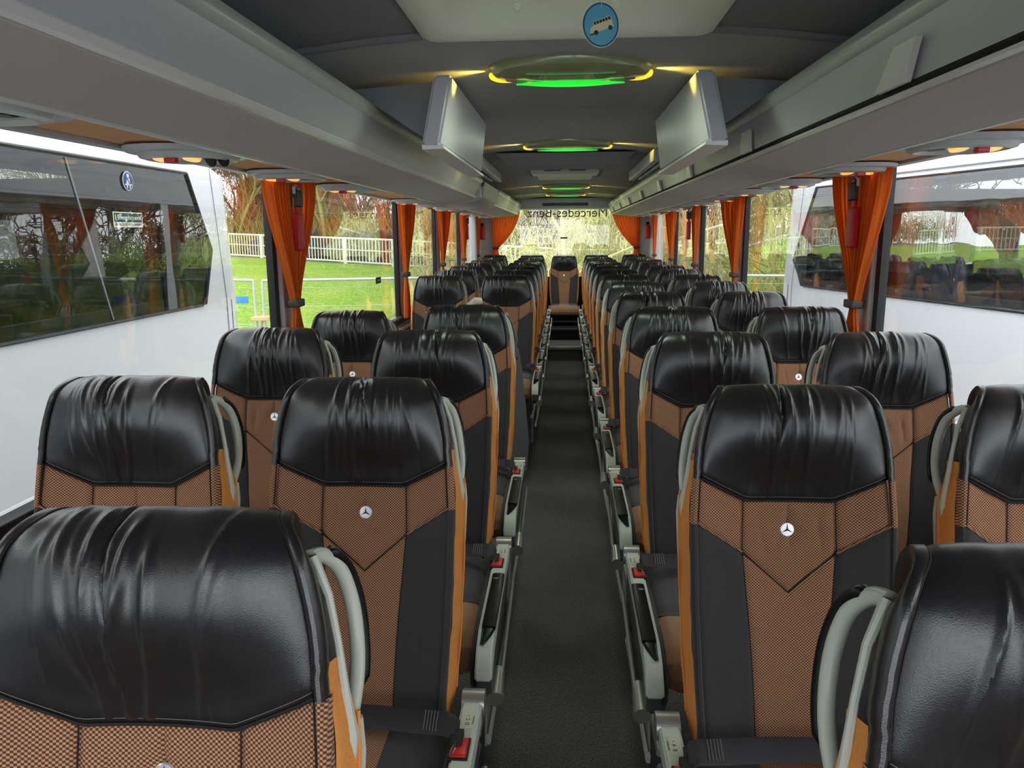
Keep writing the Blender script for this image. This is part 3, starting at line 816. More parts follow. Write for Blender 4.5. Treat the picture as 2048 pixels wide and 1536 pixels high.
def rack(s, nm, ya, yb, gap, label, lit=False):
    t = thing('luggage_rack', label, 'luggage rack', (0, 0, 0))
    m = MB(); thick(m, [(.878, .228), (.80, .238), (.70, .252), (.655, .259)], -.012, ya, yb, 'under', s); m.build('underside_panel', t, True, label='grey fabric underside')
    m = MB(); m.prism([(s*x, Rz(z)) for x, z in ((.912, .222), (.905, .214), (.888, .213), (.878, .222), (.88, .24), (.91, .24))], 'Y', ya, yb, 'lip'); m.build('lower_lip', t, True, label='pale lip along the reading panels')
    m = MB(); m.prism([(s*x, Rz(z)) for x, z in ((.657, .254), (.650, .250), (.637, .253), (.630, .264), (.635, .275), (.657, .27))], 'Y', ya, yb, 'lip'); m.build('edge_strip', t, True, label='pale strip under the rack front')
    if gap:
        m = MB(); m.prism([(s*x, Rz(z)) for x, z in ((.672, .247), (.658, .249), (.658, .262), (.672, .262))], 'Y', ya, yb, 'void')
        m.prism([(s*x, Rz(z)) for x, z in ((.640, .254), (.628, .262), (.632, .276), (.645, .27))], 'Y', ya, yb, 'void'); m.build('shadow_gap', t)
    face = [(.632, .266), (.624, .285), (.610, .315), (.602, .338), (.598, .358)]
    m = MB(); thick(m, face, .012, ya, yb, 'rack', s); m.build('rack_front', t, True, label='curved grey front of the rack')
    m = MB(); m.prism([(s*x, Rz(z)) for x, z in ((.598, .354), (.588, .366), (.586, .382), (.592, .396), (.603, .402), (.615, .396), (.614, .370))], 'Y', ya, yb, 'rim'); m.build('top_rim', t, True, label='rounded pale top rim')
    m = MB(); thick(m, [(1.2, .255), (.64, .275)], -.004, ya, yb, 'void', s); m.build('shelf', t)
    return t
r1 = rack(-1, 'l', Y0, 5.75, False, 'long closed luggage rack over the left seats, nearest the camera')
m = MB(); m.prism([(-.61, Rz(.40)), (-.60, Rz(.26)), (-.66, Rz(.25)), (-.70, Rz(.40))], 'Y', 5.70, 5.76, 'rim'); m.build('end_cap', r1)
r2 = rack(1, 'r', Y0, 10.9, True, 'open luggage rack running the whole length over the right seats')
for i in range(8):
    y = 1.54+1.22*i-1.22*(i > 90)
    m = MB(); Q = [(.626, y, .266), (.626, y+.14, .266), (.598, y-.01, .322), (.598, y-.10, .322)]
    vs = [(x-d, yy, Rz(z)) for d in (0, .012) for x, yy, z in Q]
    m.add(vs, [(0, 1, 2, 3), (4, 5, 6, 7)]+[(k, (k+1) % 4, 4+(k+1) % 4, 4+k) for k in range(4)], 'lip'); m.build('rack_bracket', r2, False)
r3 = rack(-1, 'l', 7.2, 10.9, False, 'rear luggage rack over the left seats, behind the stairwell')
# grey transition box over the stairwell
t = thing('overhead_locker', 'plain grey overhead locker bridging the two left luggage racks', 'overhead locker', (0, 0, 0))
m = MB(); A = [(-1.0, .228), (-.90, .205), (-.66, .235), (-.60, .265), (-.585, .375), (-.64, .385), (-1.0, .37)]
m.prism([(x, Rz(z)) for x, z in A], 'Y', 5.85, 7.0, 'rack')
B = [(-1.0, .24), (-.90, .22), (-.66, .25), (-.61, .27), (-.60, .375), (-.64, .385), (-1.0, .37)]
vs = [(x, 7.0, Rz(z)) for x, z in A]+[(x, 7.25, Rz(z)) for x, z in B]; m.add(vs, [(i, (i+1) % 7, 7+(i+1) % 7, 7+i) for i in range(7)]+[tuple(range(7))[::-1], tuple(range(7, 14))], 'rack')
m.build('locker_body', t)
m = MB(); m.tube([(-.605, 5.76, Rz(.36)), (-.605, 5.86, Rz(.36))], .022, 'dark_plastic', seg=12); m.build('hinge', t)

# tan service panels with reading lamps
def oval(n, a, b, p=2.6):
    P = []
    for i in range(n):
        q = 2*PI*i/n; c, s_ = cos(q), sin(q); P.append((a*math.copysign(abs(c)**(2/p), c), b*math.copysign(abs(s_)**(2/p), s_)))
    return P
def service_unit(s, y, lab, vents):
    t = thing('reading_light_unit', lab, 'reading light', (s*1.045, y, Rz(.229)), 'overhead reading light units')
    m = MB(); n = 36
    rings = [(oval(n, .150, .195, 2.4), .004), (oval(n, .146, .187, 2.4), -.008)]
    def stack(rs, mat):
        vs = [(x, yy, z) for P, z in rs for x, yy in P]; fs = [tuple((len(rs)-1)*n+i for i in range(n))]
        for j in range(len(rs)-1):
            for i in range(n): fs.append((j*n+i, j*n+(i+1) % n, (j+1)*n+(i+1) % n, (j+1)*n+i))
        m.add(vs, fs, mat)
    stack(rings, 'rack'); m.build('base_plate', t)
    m = MB(); stack([(oval(n, .128, .130), -.007), (oval(n, .122, .122), -.020), (oval(n, .108, .106), -.024), (oval(n, .100, .098), -.014)], 'rim'); m.build('lamp_bezel', t)
    for dx in (-.004, .082):
        m = MB(); m.disc((s*dx, 0, -.012), .023, (0, -.15, -1), .008, 'amber', 20, .034); m.build('reading_lamp', t, label='glowing amber lamp')
    m = MB(); m.box(s*.012-.016, s*.012+.016, -.098, -.075, -.036, -.012, 'red', .004); m.build('call_button', t, label='red call button')
    for k, dx in enumerate((-.060, -.096)):
        m = MB(); m.disc((s*dx, .01, -.014), .026, (0, 0, -1), .006, 'dark_plastic', 18); a = m.build('air_vent', t)
        if vents:
            m = MB(); m.disc((s*dx, .0, -.016), .024, (.5*s, -.8, -.2), .006, 'black_matt', 18); m.build('vent_flap', a)
    return t
m = {-1: MB(), 1: MB()}
for s in (-1, 1):
    m[s].prism([(s*.895, Rz(.236)), (s*1.225, Rz(.242)), (s*1.225, Rz(.25)), (s*.895, Rz(.25))], 'Y', Y0, 10.95, 'tan')
    m[s].prism([(s*1.185, Rz(.231)), (s*1.225, Rz(.231)), (s*1.225, Rz(.243)), (s*1.185, Rz(.243))], 'Y', Y0, 10.95, 'rack')
    S('trim_service_%s' % ('left' if s < 0 else 'right'), m[s])
PLACE = ['first', 'second', 'third', 'fourth', 'fifth', 'sixth', 'seventh', 'eighth', 'ninth', 'tenth', 'eleventh', 'twelfth']
for s in (-1, 1):
    for i in range(12):
        if s < 0 and i in (4,): continue
        y = 1.36+.83*i+(.0 if s < 0 else .03)
        j = i-(1 if s < 0 and i > 4 else 0)
        service_unit(s, y, 'amber reading light unit over the %s seats, %s from the front%s' % ('left' if s < 0 else 'right', PLACE[j], ', vents open' if (s < 0 and i == 1) else ''), s < 0 and i == 1)

# ceiling mounted slabs and bulkheads
for s, nm in ((-1, 'left'), (1, 'right')):
    xt, xbm = (.34, .375) if s < 0 else (.38, .42)
    t = thing('ceiling_display', 'thick grey display housing hanging from the %s of the ceiling' % nm, 'display', (0, 0, 0))
    y0, y1 = 2.44, 3.50; th = .055
    o = [(xt, y0, Rz(.468)), (xt, y1, Rz(.472)), (xbm, y1+.1, Rz(.268)), (xbm, y0-.04, Rz(.262))]
    bm = bmesh.new(); A = [bm.verts.new((s*x, y, z)) for x, y, z in o]; B = [bm.verts.new((s*(x+th), y, z)) for x, y, z in o]
    for i in range(4): bm.faces.new((A[i], A[(i+1) % 4], B[(i+1) % 4], B[i]))
    bm.faces.new(A[::-1]); bm.faces.new(B); bmesh.ops.recalc_face_normals(bm, faces=bm.faces[:]); bmesh.ops.bevel(bm, geom=bm.edges[:], offset=.008, segments=3, affect='EDGES'); bm.verts.index_update()
    q = MB(); q.add([v.co.copy() for v in bm.verts], [[v.index for v in f.verts] for f in bm.faces], 'rack'); q.build('housing', t); bm.free()
    q = MB(); q.prism([(s*(xbm-.008), Rz(.262)), (s*(xbm-.012), Rz(.252)), (s*(xbm+th), Rz(.250)), (s*(xbm+th), Rz(.264))], 'Y', y0-.03, y1+.09, 'lip'); q.build('lower_edge', t)
    t = thing('ceiling_bulkhead', 'dark grey bulkhead panel between the %s luggage rack and the display' % nm, 'panel', (0, 2.52, 0))
    q = MB(); x0 = xt+th-.002; q.prism([(s*x, Rz(z)) for x, z in ((x0, .668*x0), (x0, .462), (.80, .435), (1.15, .36), (1.15, .29), (.66, .30), (.66, .398), (.609, .406))], 'Y', 0, .03, 'ceil_dark'); q.build('panel_board', t, False)

# ceiling lamps
def ceiling_lamp(y, i):
    t = thing('ceiling_lamp', 'oval ceiling lamp glowing green and yellow, %s along the aisle' % ('nearest the camera', 'second', 'third', 'farthest')[i], 'ceiling lamp', (.014, y, cz(0)), 'green and yellow ceiling lamps')
    n = 48
    m = MB(); rr = [(.246, .160, .002), (.246, .160, -.010), (.238, .154, -.024), (.222, .140, -.031), (.10, .06, -.032)]
    vs = [(a*cos(2*PI*k/n), b*sin(2*PI*k/n), z) for a, b, z in rr for k in range(n)]; fs = []
    for j in range(len(rr)-1):
        for k in range(n): fs.append((j*n+k, j*n+(k+1) % n, (j+1)*n+(k+1) % n, (j+1)*n+k))
    fs.append(tuple((len(rr)-1)*n+k for k in range(n))); m.add(vs, fs, 'cover'); m.build('lamp_cover', t)
    for yy, mat, hwid, lb, c0, c1 in ((.095, 'green', .168, 'bright green lens', .050, .050), (-.066, 'green_dim', .13, 'faint green line', .006, .006)):
        m = MB()
        m.grid(lambda a, b: ((2*a-1)*hwid, yy+.012*(1-(2*a-1)**2)+lerp(-c0, c1, b)*(1-.8*(2*a-1)**4)*(.35+.65*(1-(2*a-1)**2)), -.0335-.003*sin(PI*b)), 24, 6, mat)
        m.build('green_lens', t, True, label=lb)
    for s in (-1, 1):
        m = MB(); P = [(s*.238*cos(q), .150*sin(q), -.024) for q in [lerp(-.15, .72, k/14) for k in range(15)]]
        m.tube(P, [.003+.0075*sin(PI*(k+.5)/15) for k in range(15)], 'yellow', seg=8); m.build('yellow_strip', t, True, label='glowing yellow strip')
        li = bpy.data.lights.new('lamp_glow', 'SPOT'); li.energy = 2.6; li.color = (1, .72, .12); li.spot_size = math.radians(62); li.spot_blend = .8; li.shadow_soft_size = .012
        o = bpy.data.objects.new('lamp_glow', li); C.objects.link(o); o.parent = t; o.location = (s*.252, .03, -.018)
        o.rotation_euler = Vector((s*1, .12, .02)).to_track_quat('-Z', 'Y').to_euler()
    li = bpy.data.lights.new('aisle_fill', 'AREA'); li.energy = FILL; li.color = (.86, 1, .80); li.shape = 'RECTANGLE'; li.size = .40; li.size_y = .20  # near-white fill added under each lamp to brighten the aisle floor
    o = bpy.data.objects.new('aisle_fill', li); C.objects.link(o); o.parent = t; o.location = (0, .0, -.045)
for i, y in enumerate((2.47, 4.47, 8.38, 10.0)): ceiling_lamp(y, i)
# ------------------------------------------------------------------ curtains and hammers
def curtain_half(m, P, a0, a1, ztop, ztie, yt, wt, ph, np_, zbot=None, wb=.0):
    """P(y, off, z) gives the world point; gathered cloth from [a0,a1] at the top to a bunch at yt"""
    def f(a, b):
        z = lerp(ztop, ztie, b); k = sm(0, 1, b)**1.0*.55+.45*b**1.6
        w0 = abs(a1-a0)/np_; q = 2*PI*np_*a+ph+.5*sin(5*a+2*b)
        y = lerp(lerp(a0, a1, a)+w0*.30*sin(2*q), yt+(a-.5)*wt+.002*sin(2*q), k)
        am = lerp(.026, .014, b)*(.75+.25*sin(9*a+ph))
        return P(y, am*sin(q), z)
    m.grid(f, np_*16, 26, 'curtain')
def make_curtain(s, ya, yb, yt, yg, label, tie=True):
    t = thing('curtain', label, 'curtain', (s*1.15, yt, SILL), group='orange side curtains')
    P = lambda y, o, z: (s*o, y-yt, z-SILL)
    zt, zk = HEAD+.0, Rz(-.285)
    m = MB(); curtain_half(m, P, ya, yg-.02, zt, zk, yt-.014, .050, 0, 6); m.build('curtain_panel', t)
    m = MB(); curtain_half(m, P, yg+.02, yb, zt, zk, yt+.014, .050, 2, 6); m.build('curtain_panel', t)
    m = MB()
    def f(a, b):
        z = lerp(zk, SILL, b); w = lerp(.05, .15, sm(0, .55, b)); return P(yt+(a-.5)*w, lerp(.008, .014, b)*sin(2*PI*7*a), z)
    m.grid(f, 70, 14, 'curtain'); m.build('curtain_tail', t)
    m = MB()
    m.box(-.026, .026, -.040, .046, zk-SILL-.017, zk-SILL+.017, 'dark_plastic', .008)
    m.build('tie_clip', t, label='grey curtain clip')
    return t
CUR = {-1: [(3.02, 3.62, 3.28, 3.24), (5.53, 6.05, 5.66, 5.80), (7.27, 7.95, 7.42, 7.60), (8.80, 9.42, 9.0, 9.1), (10.40, 10.72, 10.5, 10.55)],
       1: [(2.95, 3.52, 3.19, 3.24), (5.28, 5.91, 5.42, 5.75), (6.98, 7.22, 7.06, 7.10), (8.42, 9.10, 8.6, 8.8), (10.10, 10.42, 10.2, 10.3)]}
for s in (-1, 1):
    for i, (a, b, yt, yg) in enumerate(CUR[s]):
        make_curtain(s, a, b, yt, yg, 'orange curtain gathered on the %s windows, %s back from the camera' % ('left' if s < 0 else 'right', ('nearest one', 'second', 'third', 'fourth', 'last one')[i]))
for s, x0, x1, xt in ((-1, -1.0, -.615, -.955), (1, 1.03, .65, .995)):
    t = thing('rear_curtain', 'bright orange curtain swept to the %s of the rear window' % ('left' if s < 0 else 'right'), 'curtain', (xt, 10.99, Rz(-.6)))
    P = lambda x, o, z: (x-xt, o, z-Rz(-.6))
    m = MB(); 
    def f(a, b):
        z = lerp(Rz(.335), Rz(-.20), b); inner = lerp(x1, xt-s*.04, b**1.9); outer = lerp(x0, xt+s*.035, b**3)
        q = 2*PI*9*a+.4*sin(6*a); return P(lerp(outer, inner, a), .020*sin(q), z)
    m.grid(f, 150, 26, 'curtain'); m.build('curtain_panel', t)
    m = MB(); m.grid(lambda a, b: P(xt+(a-.5)*lerp(.07, .16, b), .012*sin(2*PI*6*a), lerp(Rz(-.20), Rz(-.52), b)), 60, 10, 'curtain'); m.build('curtain_tail', t)
    m = MB(); m.box(-.045, .045, -.03, .03, .385, .415, 'dark_plastic', .008); m.build('tie_clip', t)
def hammer(s, y, label, x=1.125, z=.03):
    t = thing('emergency_hammer', label, 'hammer', (s*x, y, Rz(z)), group='red emergency hammers')
    m = MB(); m.box(-.020, .020, -.026, .022, .085, .155, 'dark_plastic', .010); m.tube([(0, -.034, .14), (0, -.034, .165), (0, -.004, .178), (0, .022, .16)], .007, 'wallgrey', seg=8); m.build('holder', t, label='grey wall holder')
    m = MB(); m.box(-.016, .016, -.036, .024, -.095, .06, 'darkred', .006)
    m.box(-.009, .009, -.020, .004, .05, .13, 'darkred', .004)
    for k in range(9): m.box(-.011, .011, .017, .026, -.088+.0165*k, -.079+.0165*k, 'darkred', .002)
    m.build('handle', t, label='ribbed red handle')
    m = MB(); m.tube([(0, -.03, .135), (0, .04, .12)], [.012, .010], 'dark_plastic', seg=10); m.build('hammer_head', t)
    m = MB(); m.box(-.014, .014, -.012, .012, .165, .185, 'darkred', .003); m.build('red_seal', t)
hammer(-1, 3.30, 'red emergency hammer hanging on the nearest left curtain')
hammer(1, 3.20, 'red emergency hammer hanging on the nearest right curtain')
hammer(-1, 9.15, 'red emergency hammer far back among the left curtains')
hammer(1, 7.15, 'red emergency hammer by the third right curtain', x=1.10)
for s in (-1, 1):
    t = thing('fire_extinguisher', 'small red extinguisher on the rear %s pillar' % ('left' if s < 0 else 'right'), 'extinguisher', (s*1.11, 10.72, Rz(-.02)))
    m = MB(); m.tube([(0, 0, -.06), (0, 0, -.05), (0, 0, .11), (0, 0, .135)], [.03, .04, .04, .018], 'darkred', seg=14); m.build('cylinder', t)
    m = MB(); m.box(-.02, .02, -.03, .03, .13, .16, 'black_matt', .005); m.build('valve', t)

# hanging blue disc with a vintage bus
t = thing('hanging_disc', 'round blue card with a cream vintage bus, hanging on a white string', 'air freshener', (.063, 1.55, Rz(.378)))
t.rotation_euler = (0, 0, math.radians(14))
m = MB(); m.disc((0, 0, 0), .0355, (0, -1, 0), .0012, 'white', 48, .0395); m.disc((0, -.0012, 0), .0345, (0, -1, 0), .0006, 'tagnavy', 48, .0385); m.disc((0, -.0018, 0), .0315, (0, -1, 0), .0005, 'tagblue', 48, .0355)
dk = m.build('card', t)
R_ = Matrix.Rotation(math.radians(-20), 4, 'Y')
def flat(pts, mat, y, name):
    m = MB(); vs = [tuple(R_@Vector((x, 0, z))) for x, z in pts]; vs = [(a, y, c) for a, _, c in vs]; n = len(vs)
    m.add(vs+[(a, y+.0004, c) for a, _, c in vs], [tuple(range(n)), tuple(range(n, 2*n))[::-1]]+[(i, (i+1) % n, n+(i+1) % n, n+i) for i in range(n)], mat); return m.build(name, dk, False)
flat([(-.023, -.010), (-.024, -.004), (-.020, .001), (-.015, .0025), (-.013, .010), (.022, .010), (.023, -.010)], 'tagcream', -.0026, 'printed_bus')
for k in range(6): flat([(-.0125+.0058*k, .0035), (-.0125+.0058*k, .0088), (-.0080+.0058*k, .0088), (-.0080+.0058*k, .0035)], 'tagdark', -.0030, 'printed_window')
for cx in (-.0135, .0155): flat([(cx+.0042*cos(q), -.010+.0042*sin(q)) for q in [2*PI*i/14 for i in range(14)]], 'tagdark', -.0031, 'printed_wheel')
flat([(-.026, -.012), (-.026, -.0095), (-.018, -.0095), (-.018, -.012)], 'tagdark', -.0031, 'printed_bumper')
m = MB(); m.tube([(-.0, -.0025, .031), (.001, 0, .045), (.0, .0, .11)], .0007, 'string', seg=5); m.tube([(-.0, .0025, .031), (-.001, 0, .047)], .0007, 'string', seg=5); m.build('string', t)

# barrier behind the stairwell
t = thing('modesty_panel', 'grey screwed barrier panel behind the stairwell on the left', 'panel', (-.5, 4.45, PODZ))
b0 = lambda x, z: (x+.5, Rz(z)-PODZ)
m = MB(); m.prism([b0(-.80, -1.38), b0(-.215, -1.38), b0(-.205, -1.2), b0(-.24, -.80), b0(-.262, -.66), b0(-.30, -.60), b0(-.80, -.60)], 'Y', -.02, .012, 'panel_grey'); m.build('lower_board', t, False)
m = MB(); m.prism([b0(-.80, -.595), b0(-.305, -.595), b0(-.27, -.63), b0(-.265, -.60), b0(-.30, -.49), b0(-.34, -.455), b0(-.80, -.44)], 'Y', -.026, .01, 'panel_grey'); m.build('upper_board', t, False)
for x, z in ((-.272, -.705), (-.352, -.462)):
    m = MB(); m.disc((b0(x, z)[0], -.03, b0(x, z)[1]), .008, (0, -1, 0), .01, 'chrome', 14); m.build('screw', t)
m = MB(); m.tube([(b0(-.55, -.47)[0], -.04, b0(-.55, -.47)[1]), (b0(-.53, -.40)[0], -.05, b0(-.53, -.40)[1]), (b0(-.50, -.372)[0], -.05, b0(-.5, -.372)[1]), (b0(-.47, -.375)[0], -.03, b0(-.47, -.375)[1])], [.018, .020, .018, .016], 'signcream', seg=10, flat=(.7, 1.2)); m.build('grab_handle', t, label='cream grab handle')

# ------------------------------------------------------------------ neighbouring coaches
GZ = -1.15
def coach(name_label, org, rz, s, zt, zb, roof, L, rear, mats, extra):
    """side of the body lies on local x=0, body towards s*x, rear at y=0, length towards -y"""
    t = thing('coach', name_label, 'coach', (org[0], org[1], GZ), None, rz)
    Z = lambda z: Rz(z)-GZ
    body = MB()
    def ringx(y, z): return y
    def panel(pts, mat='coachwhite'):
        n = len(pts); body.add([(s*x, y, Z(z)) for x, y, z in pts], [tuple(range(n))], mat)
    (yt_, ym, zm, yb_) = rear
    # side: below glass, above glass, behind glass
    body.grid(lambda a, b: (s*.0+s*.06*(1-b)**2, lerp(-L, .0, a), Z(lerp(-2.35, zb, b))), 30, 10, 'coachwhite')
    body.grid(lambda a, b: (s*(.34*(1-cos(b*PI/2))), lerp(-L, lerp(-.02, -.22, b), a), Z(zt+lerp(0, 1, sin(b*PI/2))*(roof-zt))), 30, 10, 'coachwhite')
    body.grid(lambda a, b: (s*.34+s*a*1.9, lerp(-L, -.22, b), Z(roof+.02*sin(a*PI))), 8, 2, 'coachwhite')
    E_ = [(zb, yb_), (zm, ym), (zt, yt_)]
    ends = lambda z: pl(sorted([(zb, 0.02), (zt, -.06)]), z)
    body.grid(lambda a, b: (0, lerp(pl(E_, lerp(zb, zt, b)), ends(lerp(zb, zt, b)), a), Z(lerp(zb, zt, b))), 6, 16, 'coachwhite')
    # rounded rear corner and tail
    def tail(a, b):
        z = lerp(-2.35, zt+.02, b); e = pl([(zb, 0.02), (zt, -.06)], z) if z > zb else lerp(0, .02, (z+2.35)/(zb+2.35)); q = a*PI/2
        return (s*.28*(1-cos(q))+(s*.06*(1-min(1, (z+2.35)/(zb+2.35)))**2), e+.28*sin(q), Z(z))
    body.grid(tail, 12, 24, 'coachwhite')
    body.grid(lambda a, b: (s*lerp(.28, 2.3, a), pl([(-2.35, 0.28), (zb, .30), (zt, .22)], lerp(-2.35, zt+.02, b)), Z(lerp(-2.35, zt+.02, b))), 4, 12, 'coachwhite')
    def top(a, b):
        q = a*PI/2; k = b*PI/2; r = .28; x0 = .34*(1-cos(k)); e0 = lerp(-.02, -.22, b); z = zt+sin(k)*(roof-zt)
        return (s*(x0+lerp(.28, .1, b)*(1-cos(q))), e0-.04*(1-b)+.24*sin(q)*(1-.4*b), Z(z))
    body.grid(top, 10, 8, 'coachwhite')
    body.build('body', t)
    g = MB(); g.grid(lambda a, b: (s*.004, lerp(-L, pl(E_, lerp(zb, zt, b)), a), Z(lerp(zb, zt, b))), 24, 14, mats[0]); g.build('side_glass', t, True, label='dark tinted side glass')
    q = MB(); pts = [(s*-.002, y, Z(z)) for z, y in ((zb, -L), (zb, yb_-.06), (zb+.05, yb_), (zm, ym), (zt, yt_), (zt, -L))]; q.tube(pts, .008, 'rubber', seg=5); q.build('glass_seal', t)
    q = MB(); q.box(*sorted((s*.06, s*2.2)), -L, -.1, Z(-1.45), Z(-1.40), 'coachint'); q.box(*sorted((s*.75, s*.78)), -L, -.1, Z(-1.4), Z(-.35), 'coachint')
    q.box(*sorted((s*.05, s*.5)), -L, -.1, Z(zt-.03), Z(zt), 'coachint'); q.box(*sorted((s*2.15, s*2.2)), -L, -.1, Z(-1.4), Z(-.3), 'coachint'); q.box(*sorted((s*.06, s*2.2)), -.22, -.18, Z(-1.4), Z(zt), 'coachint'); q.build('interior_lining', t)
    q = MB(); q.box(*sorted((s*.02, s*.05)), -L, -.05, Z(zb-.02), Z(zb+.06), 'coachgrey'); q.build('inner_ledge', t)
    q = MB(); q.tube([(s*-.001, -.17, Z(zt+.05)), (s*-.002, .02-.08, Z(zb)), (s*.0, -.06, Z(-2.3))], .003, 'coachgrey', seg=4); q.build('panel_seam', t)
    for y in (-2.6, -9): 
        q = MB(); q.tube([(s*.02, y, .48), (s*.32, y, .48)], .48, 'black_matt', seg=28); w_ = q.build('wheel', t); q = MB(); q.tube([(s*.0, y, .48), (s*.03, y, .48)], .26, 'galv', seg=20); q.build('hub', w_)
    extra(t, s, Z)
    return t
def left_extra(t, s, Z):
    oy = 4.80
    def Y(y): return y-oy
    q = MB(); q.tube([(.0-.001, Y(3.27), Z(.33)), (-.001, Y(3.50), Z(-.38))], .004, 'coachgrey', seg=5); q.build('pane_joint', t)
    # seat belt sticker
    c = (.003, Y(3.73), Z(.262))
    q = MB(); q.disc(c, .045, (1, 0, 0), .001, 'white', 32); q.disc((.0042, c[1], c[2]), .041, (1, 0, 0), .001, 'blue', 32); st = q.build('belt_sticker', t, label='round blue seat belt sticker')
    q = MB(); q.disc((.0055, c[1], c[2]+.024), .010, (1, 0, 0), .0008, 'white', 14)
    q.add([(.006, c[1]+a, c[2]+b) for a, b in ((-.010, .012), (.012, .012), (.018, -.016), (-.018, -.016))], [(0, 1, 2, 3)], 'white')
    q.add([(.006, c[1]+a, c[2]+b) for a, b in ((-.030, -.014), (-.030, -.020), (.030, -.020), (.030, -.014))], [(0, 1, 2, 3)], 'white')
    for a in (-.012, .012): q.box(.0055, .0065, c[1]+a-.004, c[1]+a+.004, c[2]-.034, c[2]-.018, 'white')
    q.build('belt_symbol', st, False)
    q = MB(); q.tube([(.0072, c[1]-.010, c[2]+.012), (.0072, c[1]+.012, c[2]-.012)], .002, 'blue', seg=4); q.build('belt_stripe', st)
    # exit sticker
    y0, y1, z0, z1 = Y(3.582), Y(3.825), Z(.068), Z(.110)
    q = MB(); q.box(.001, .003, y0-.006, y1+.006, z0-.024, z1+.005, 'signcream'); q.box(.003, .004, y0, y1, z0, z1, 'signgreen'); q.box(.0042, .0046, y0+.008, y0+.014, z0+.008, z1-.008, 'signcream'); es = q.build('exit_sticker', t, label='green emergency exit sticker')
    text('sticker_text', 'Emergency exit', .032, es, 'white', frame((.0046, (y0+y1)/2+.004, (z0+z1)/2), (0, 1, 0), (0, 0, 1)))
    text('sticker_text', 'BREAK GLASS WITH HAMMER', .0175, es, 'ink', frame((.0034, (y0+y1)/2, z0-.012), (0, 1, 0), (0, 0, 1)))
    q = MB(); q.tube([(.005, y1-.010, z0+.034), (.005, y1-.016, z0+.022), (.005, y1-.010, z0+.010)], .0016, 'white', seg=4); q.tube([(.005, y1-.016, z0+.022), (.005, y1-.024, z0+.012)], .0016, 'white', seg=4); q.build('exit_figure', es)
    text('body_text', 'BREAK GLASS', .042, t, 'dark_plastic', frame((-.001, Y(2.78), Z(-.445)), (0, 1, 0), (0, 0, 1)))
coach('white coach parked on the left with exit sticker on its dark glass', (-2.1, 4.80), 0, -1, .343, -.395, .47, 13, (-.46, -.22, -.08, -.33), ('tinted', 'coachgrey'), left_extra)
def right_extra(t, s, Z):
    q = MB(); q.grid(lambda a, b: (s*(.16+.012*sin(a*2*PI*5)), -1.66-.32*a+.02*b, Z(lerp(.12, -.45, b))), 50, 8, 'bluecloth'); q.build('inner_curtain', t, label='blue grey curtain inside the glass')
    q = MB(); q.tube([(s*-.004, -L_, Z(.40)) for L_ in (0.6, 12)], .006, 'coachgrey', seg=5); q.build('roof_seam', t)
rc = coach('white coach parked at an angle on the right with a blue curtain inside', (2.02, 7.22), .235, 1, .36, -.47, .56, 12, (-.36, -.06, -.25, -.20), ('tinted_light', 'coachgrey'), right_extra)
# seats seen inside them
def seat_inside(X, Y, rz, label, group, side, recolor=None):
    t = make_seat('centre', side, 1, label, (X, Y, PODZ-.04), group)
    t.rotation_euler = (0, 0, rz)
    if recolor:
        for ch in list(t.children)+[g for c in t.children for g in c.children]:
            for sl in ch.material_slots:
                sl.link = 'OBJECT'; sl.material = M[recolor] if sl.material is None or True else sl.material
k = 0
for row, y in enumerate((1.55, 2.35, 3.15, 3.95)):
    for col, x in enumerate((-2.50, -2.98)):
        if col and row == 0: continue
        seat_inside(x, y, 0, 'dim black seat inside the left coach, %s row back, %s' % (PLACE[row], 'by its glass' if not col else 'by its aisle'), 'seats inside the left coach', 'L')
dv = Vector((.233, -.972)); nv = Vector((.972, .233))
for row, d in enumerate((.55, 1.3, 2.25, 3.1, 3.95)):
    p = Vector((2.02, 7.22))+dv*d+nv*.42
    seat_inside(p.x, p.y, .235, 'dark maroon seat inside the right coach, %s from its rear' % PLACE[row], 'seats inside the right coach', 'R', 'maroon')

# ------------------------------------------------------------------ ground, fences, trees, houses
def rail_line(): return [(-34, 37.5, .12), (-16.5, 37.5, .10), (-7.0, 32, -.22), (.3, 27, -.56), (2.5, 27, -.60), (7.0, 27.5, .72), (9.6, 28.3, 1.3)]   # x, y, rail top relative to the eye
RL = [(x, y, Rz(z)) for x, y, z in rail_line()]
def rail_at(x):
    return (pl([(a, b) for a, b, c in RL], x), pl([(a, c) for a, b, c in RL], x))
def ground_z(x, y):
    ry, rt = rail_at(x); base = lerp(rt-1.08, GZ, sm(9.6, 11, x))
    u = sm(.42, 1.0, y/ry)
    z = lerp(GZ, base, u)
    return z+.08*noise.noise(Vector((x*.25, y*.25, 0)))*sm(8, 16, y)
m = MB(); m.grid(lambda a, b: (lerp(-45, 12, a), lerp(12, 30, b)*rail_at(lerp(-45, 12, a))[0]/30 if b > 0 else 12, ground_z(lerp(-45, 12, a), lerp(12, 30, b)*rail_at(lerp(-45, 12, a))[0]/30) if b > 0 else GZ), 70, 40, 'grass')
m.grid(lambda a, b: (lerp(-45, 60, a), lerp(-14, 12, b), GZ-.02), 2, 2, 'asphalt')
S('ground', m)
m = MB()
m.grid(lambda a, b: (lerp(-45, 12, a), rail_at(lerp(-45, 12, a))[0]+lerp(0, 40, b), rail_at(lerp(-45, 12, a))[1]-1.10), 40, 2, 'asphalt'); S('road', m)
m = MB(); m.grid(lambda a, b: (lerp(9.5, 60, a), lerp(12, 60, b), GZ+.03+.03*noise.noise(Vector((a*20, b*8, 0)))), 20, 8, 'asphalt'); S('car_park', m)
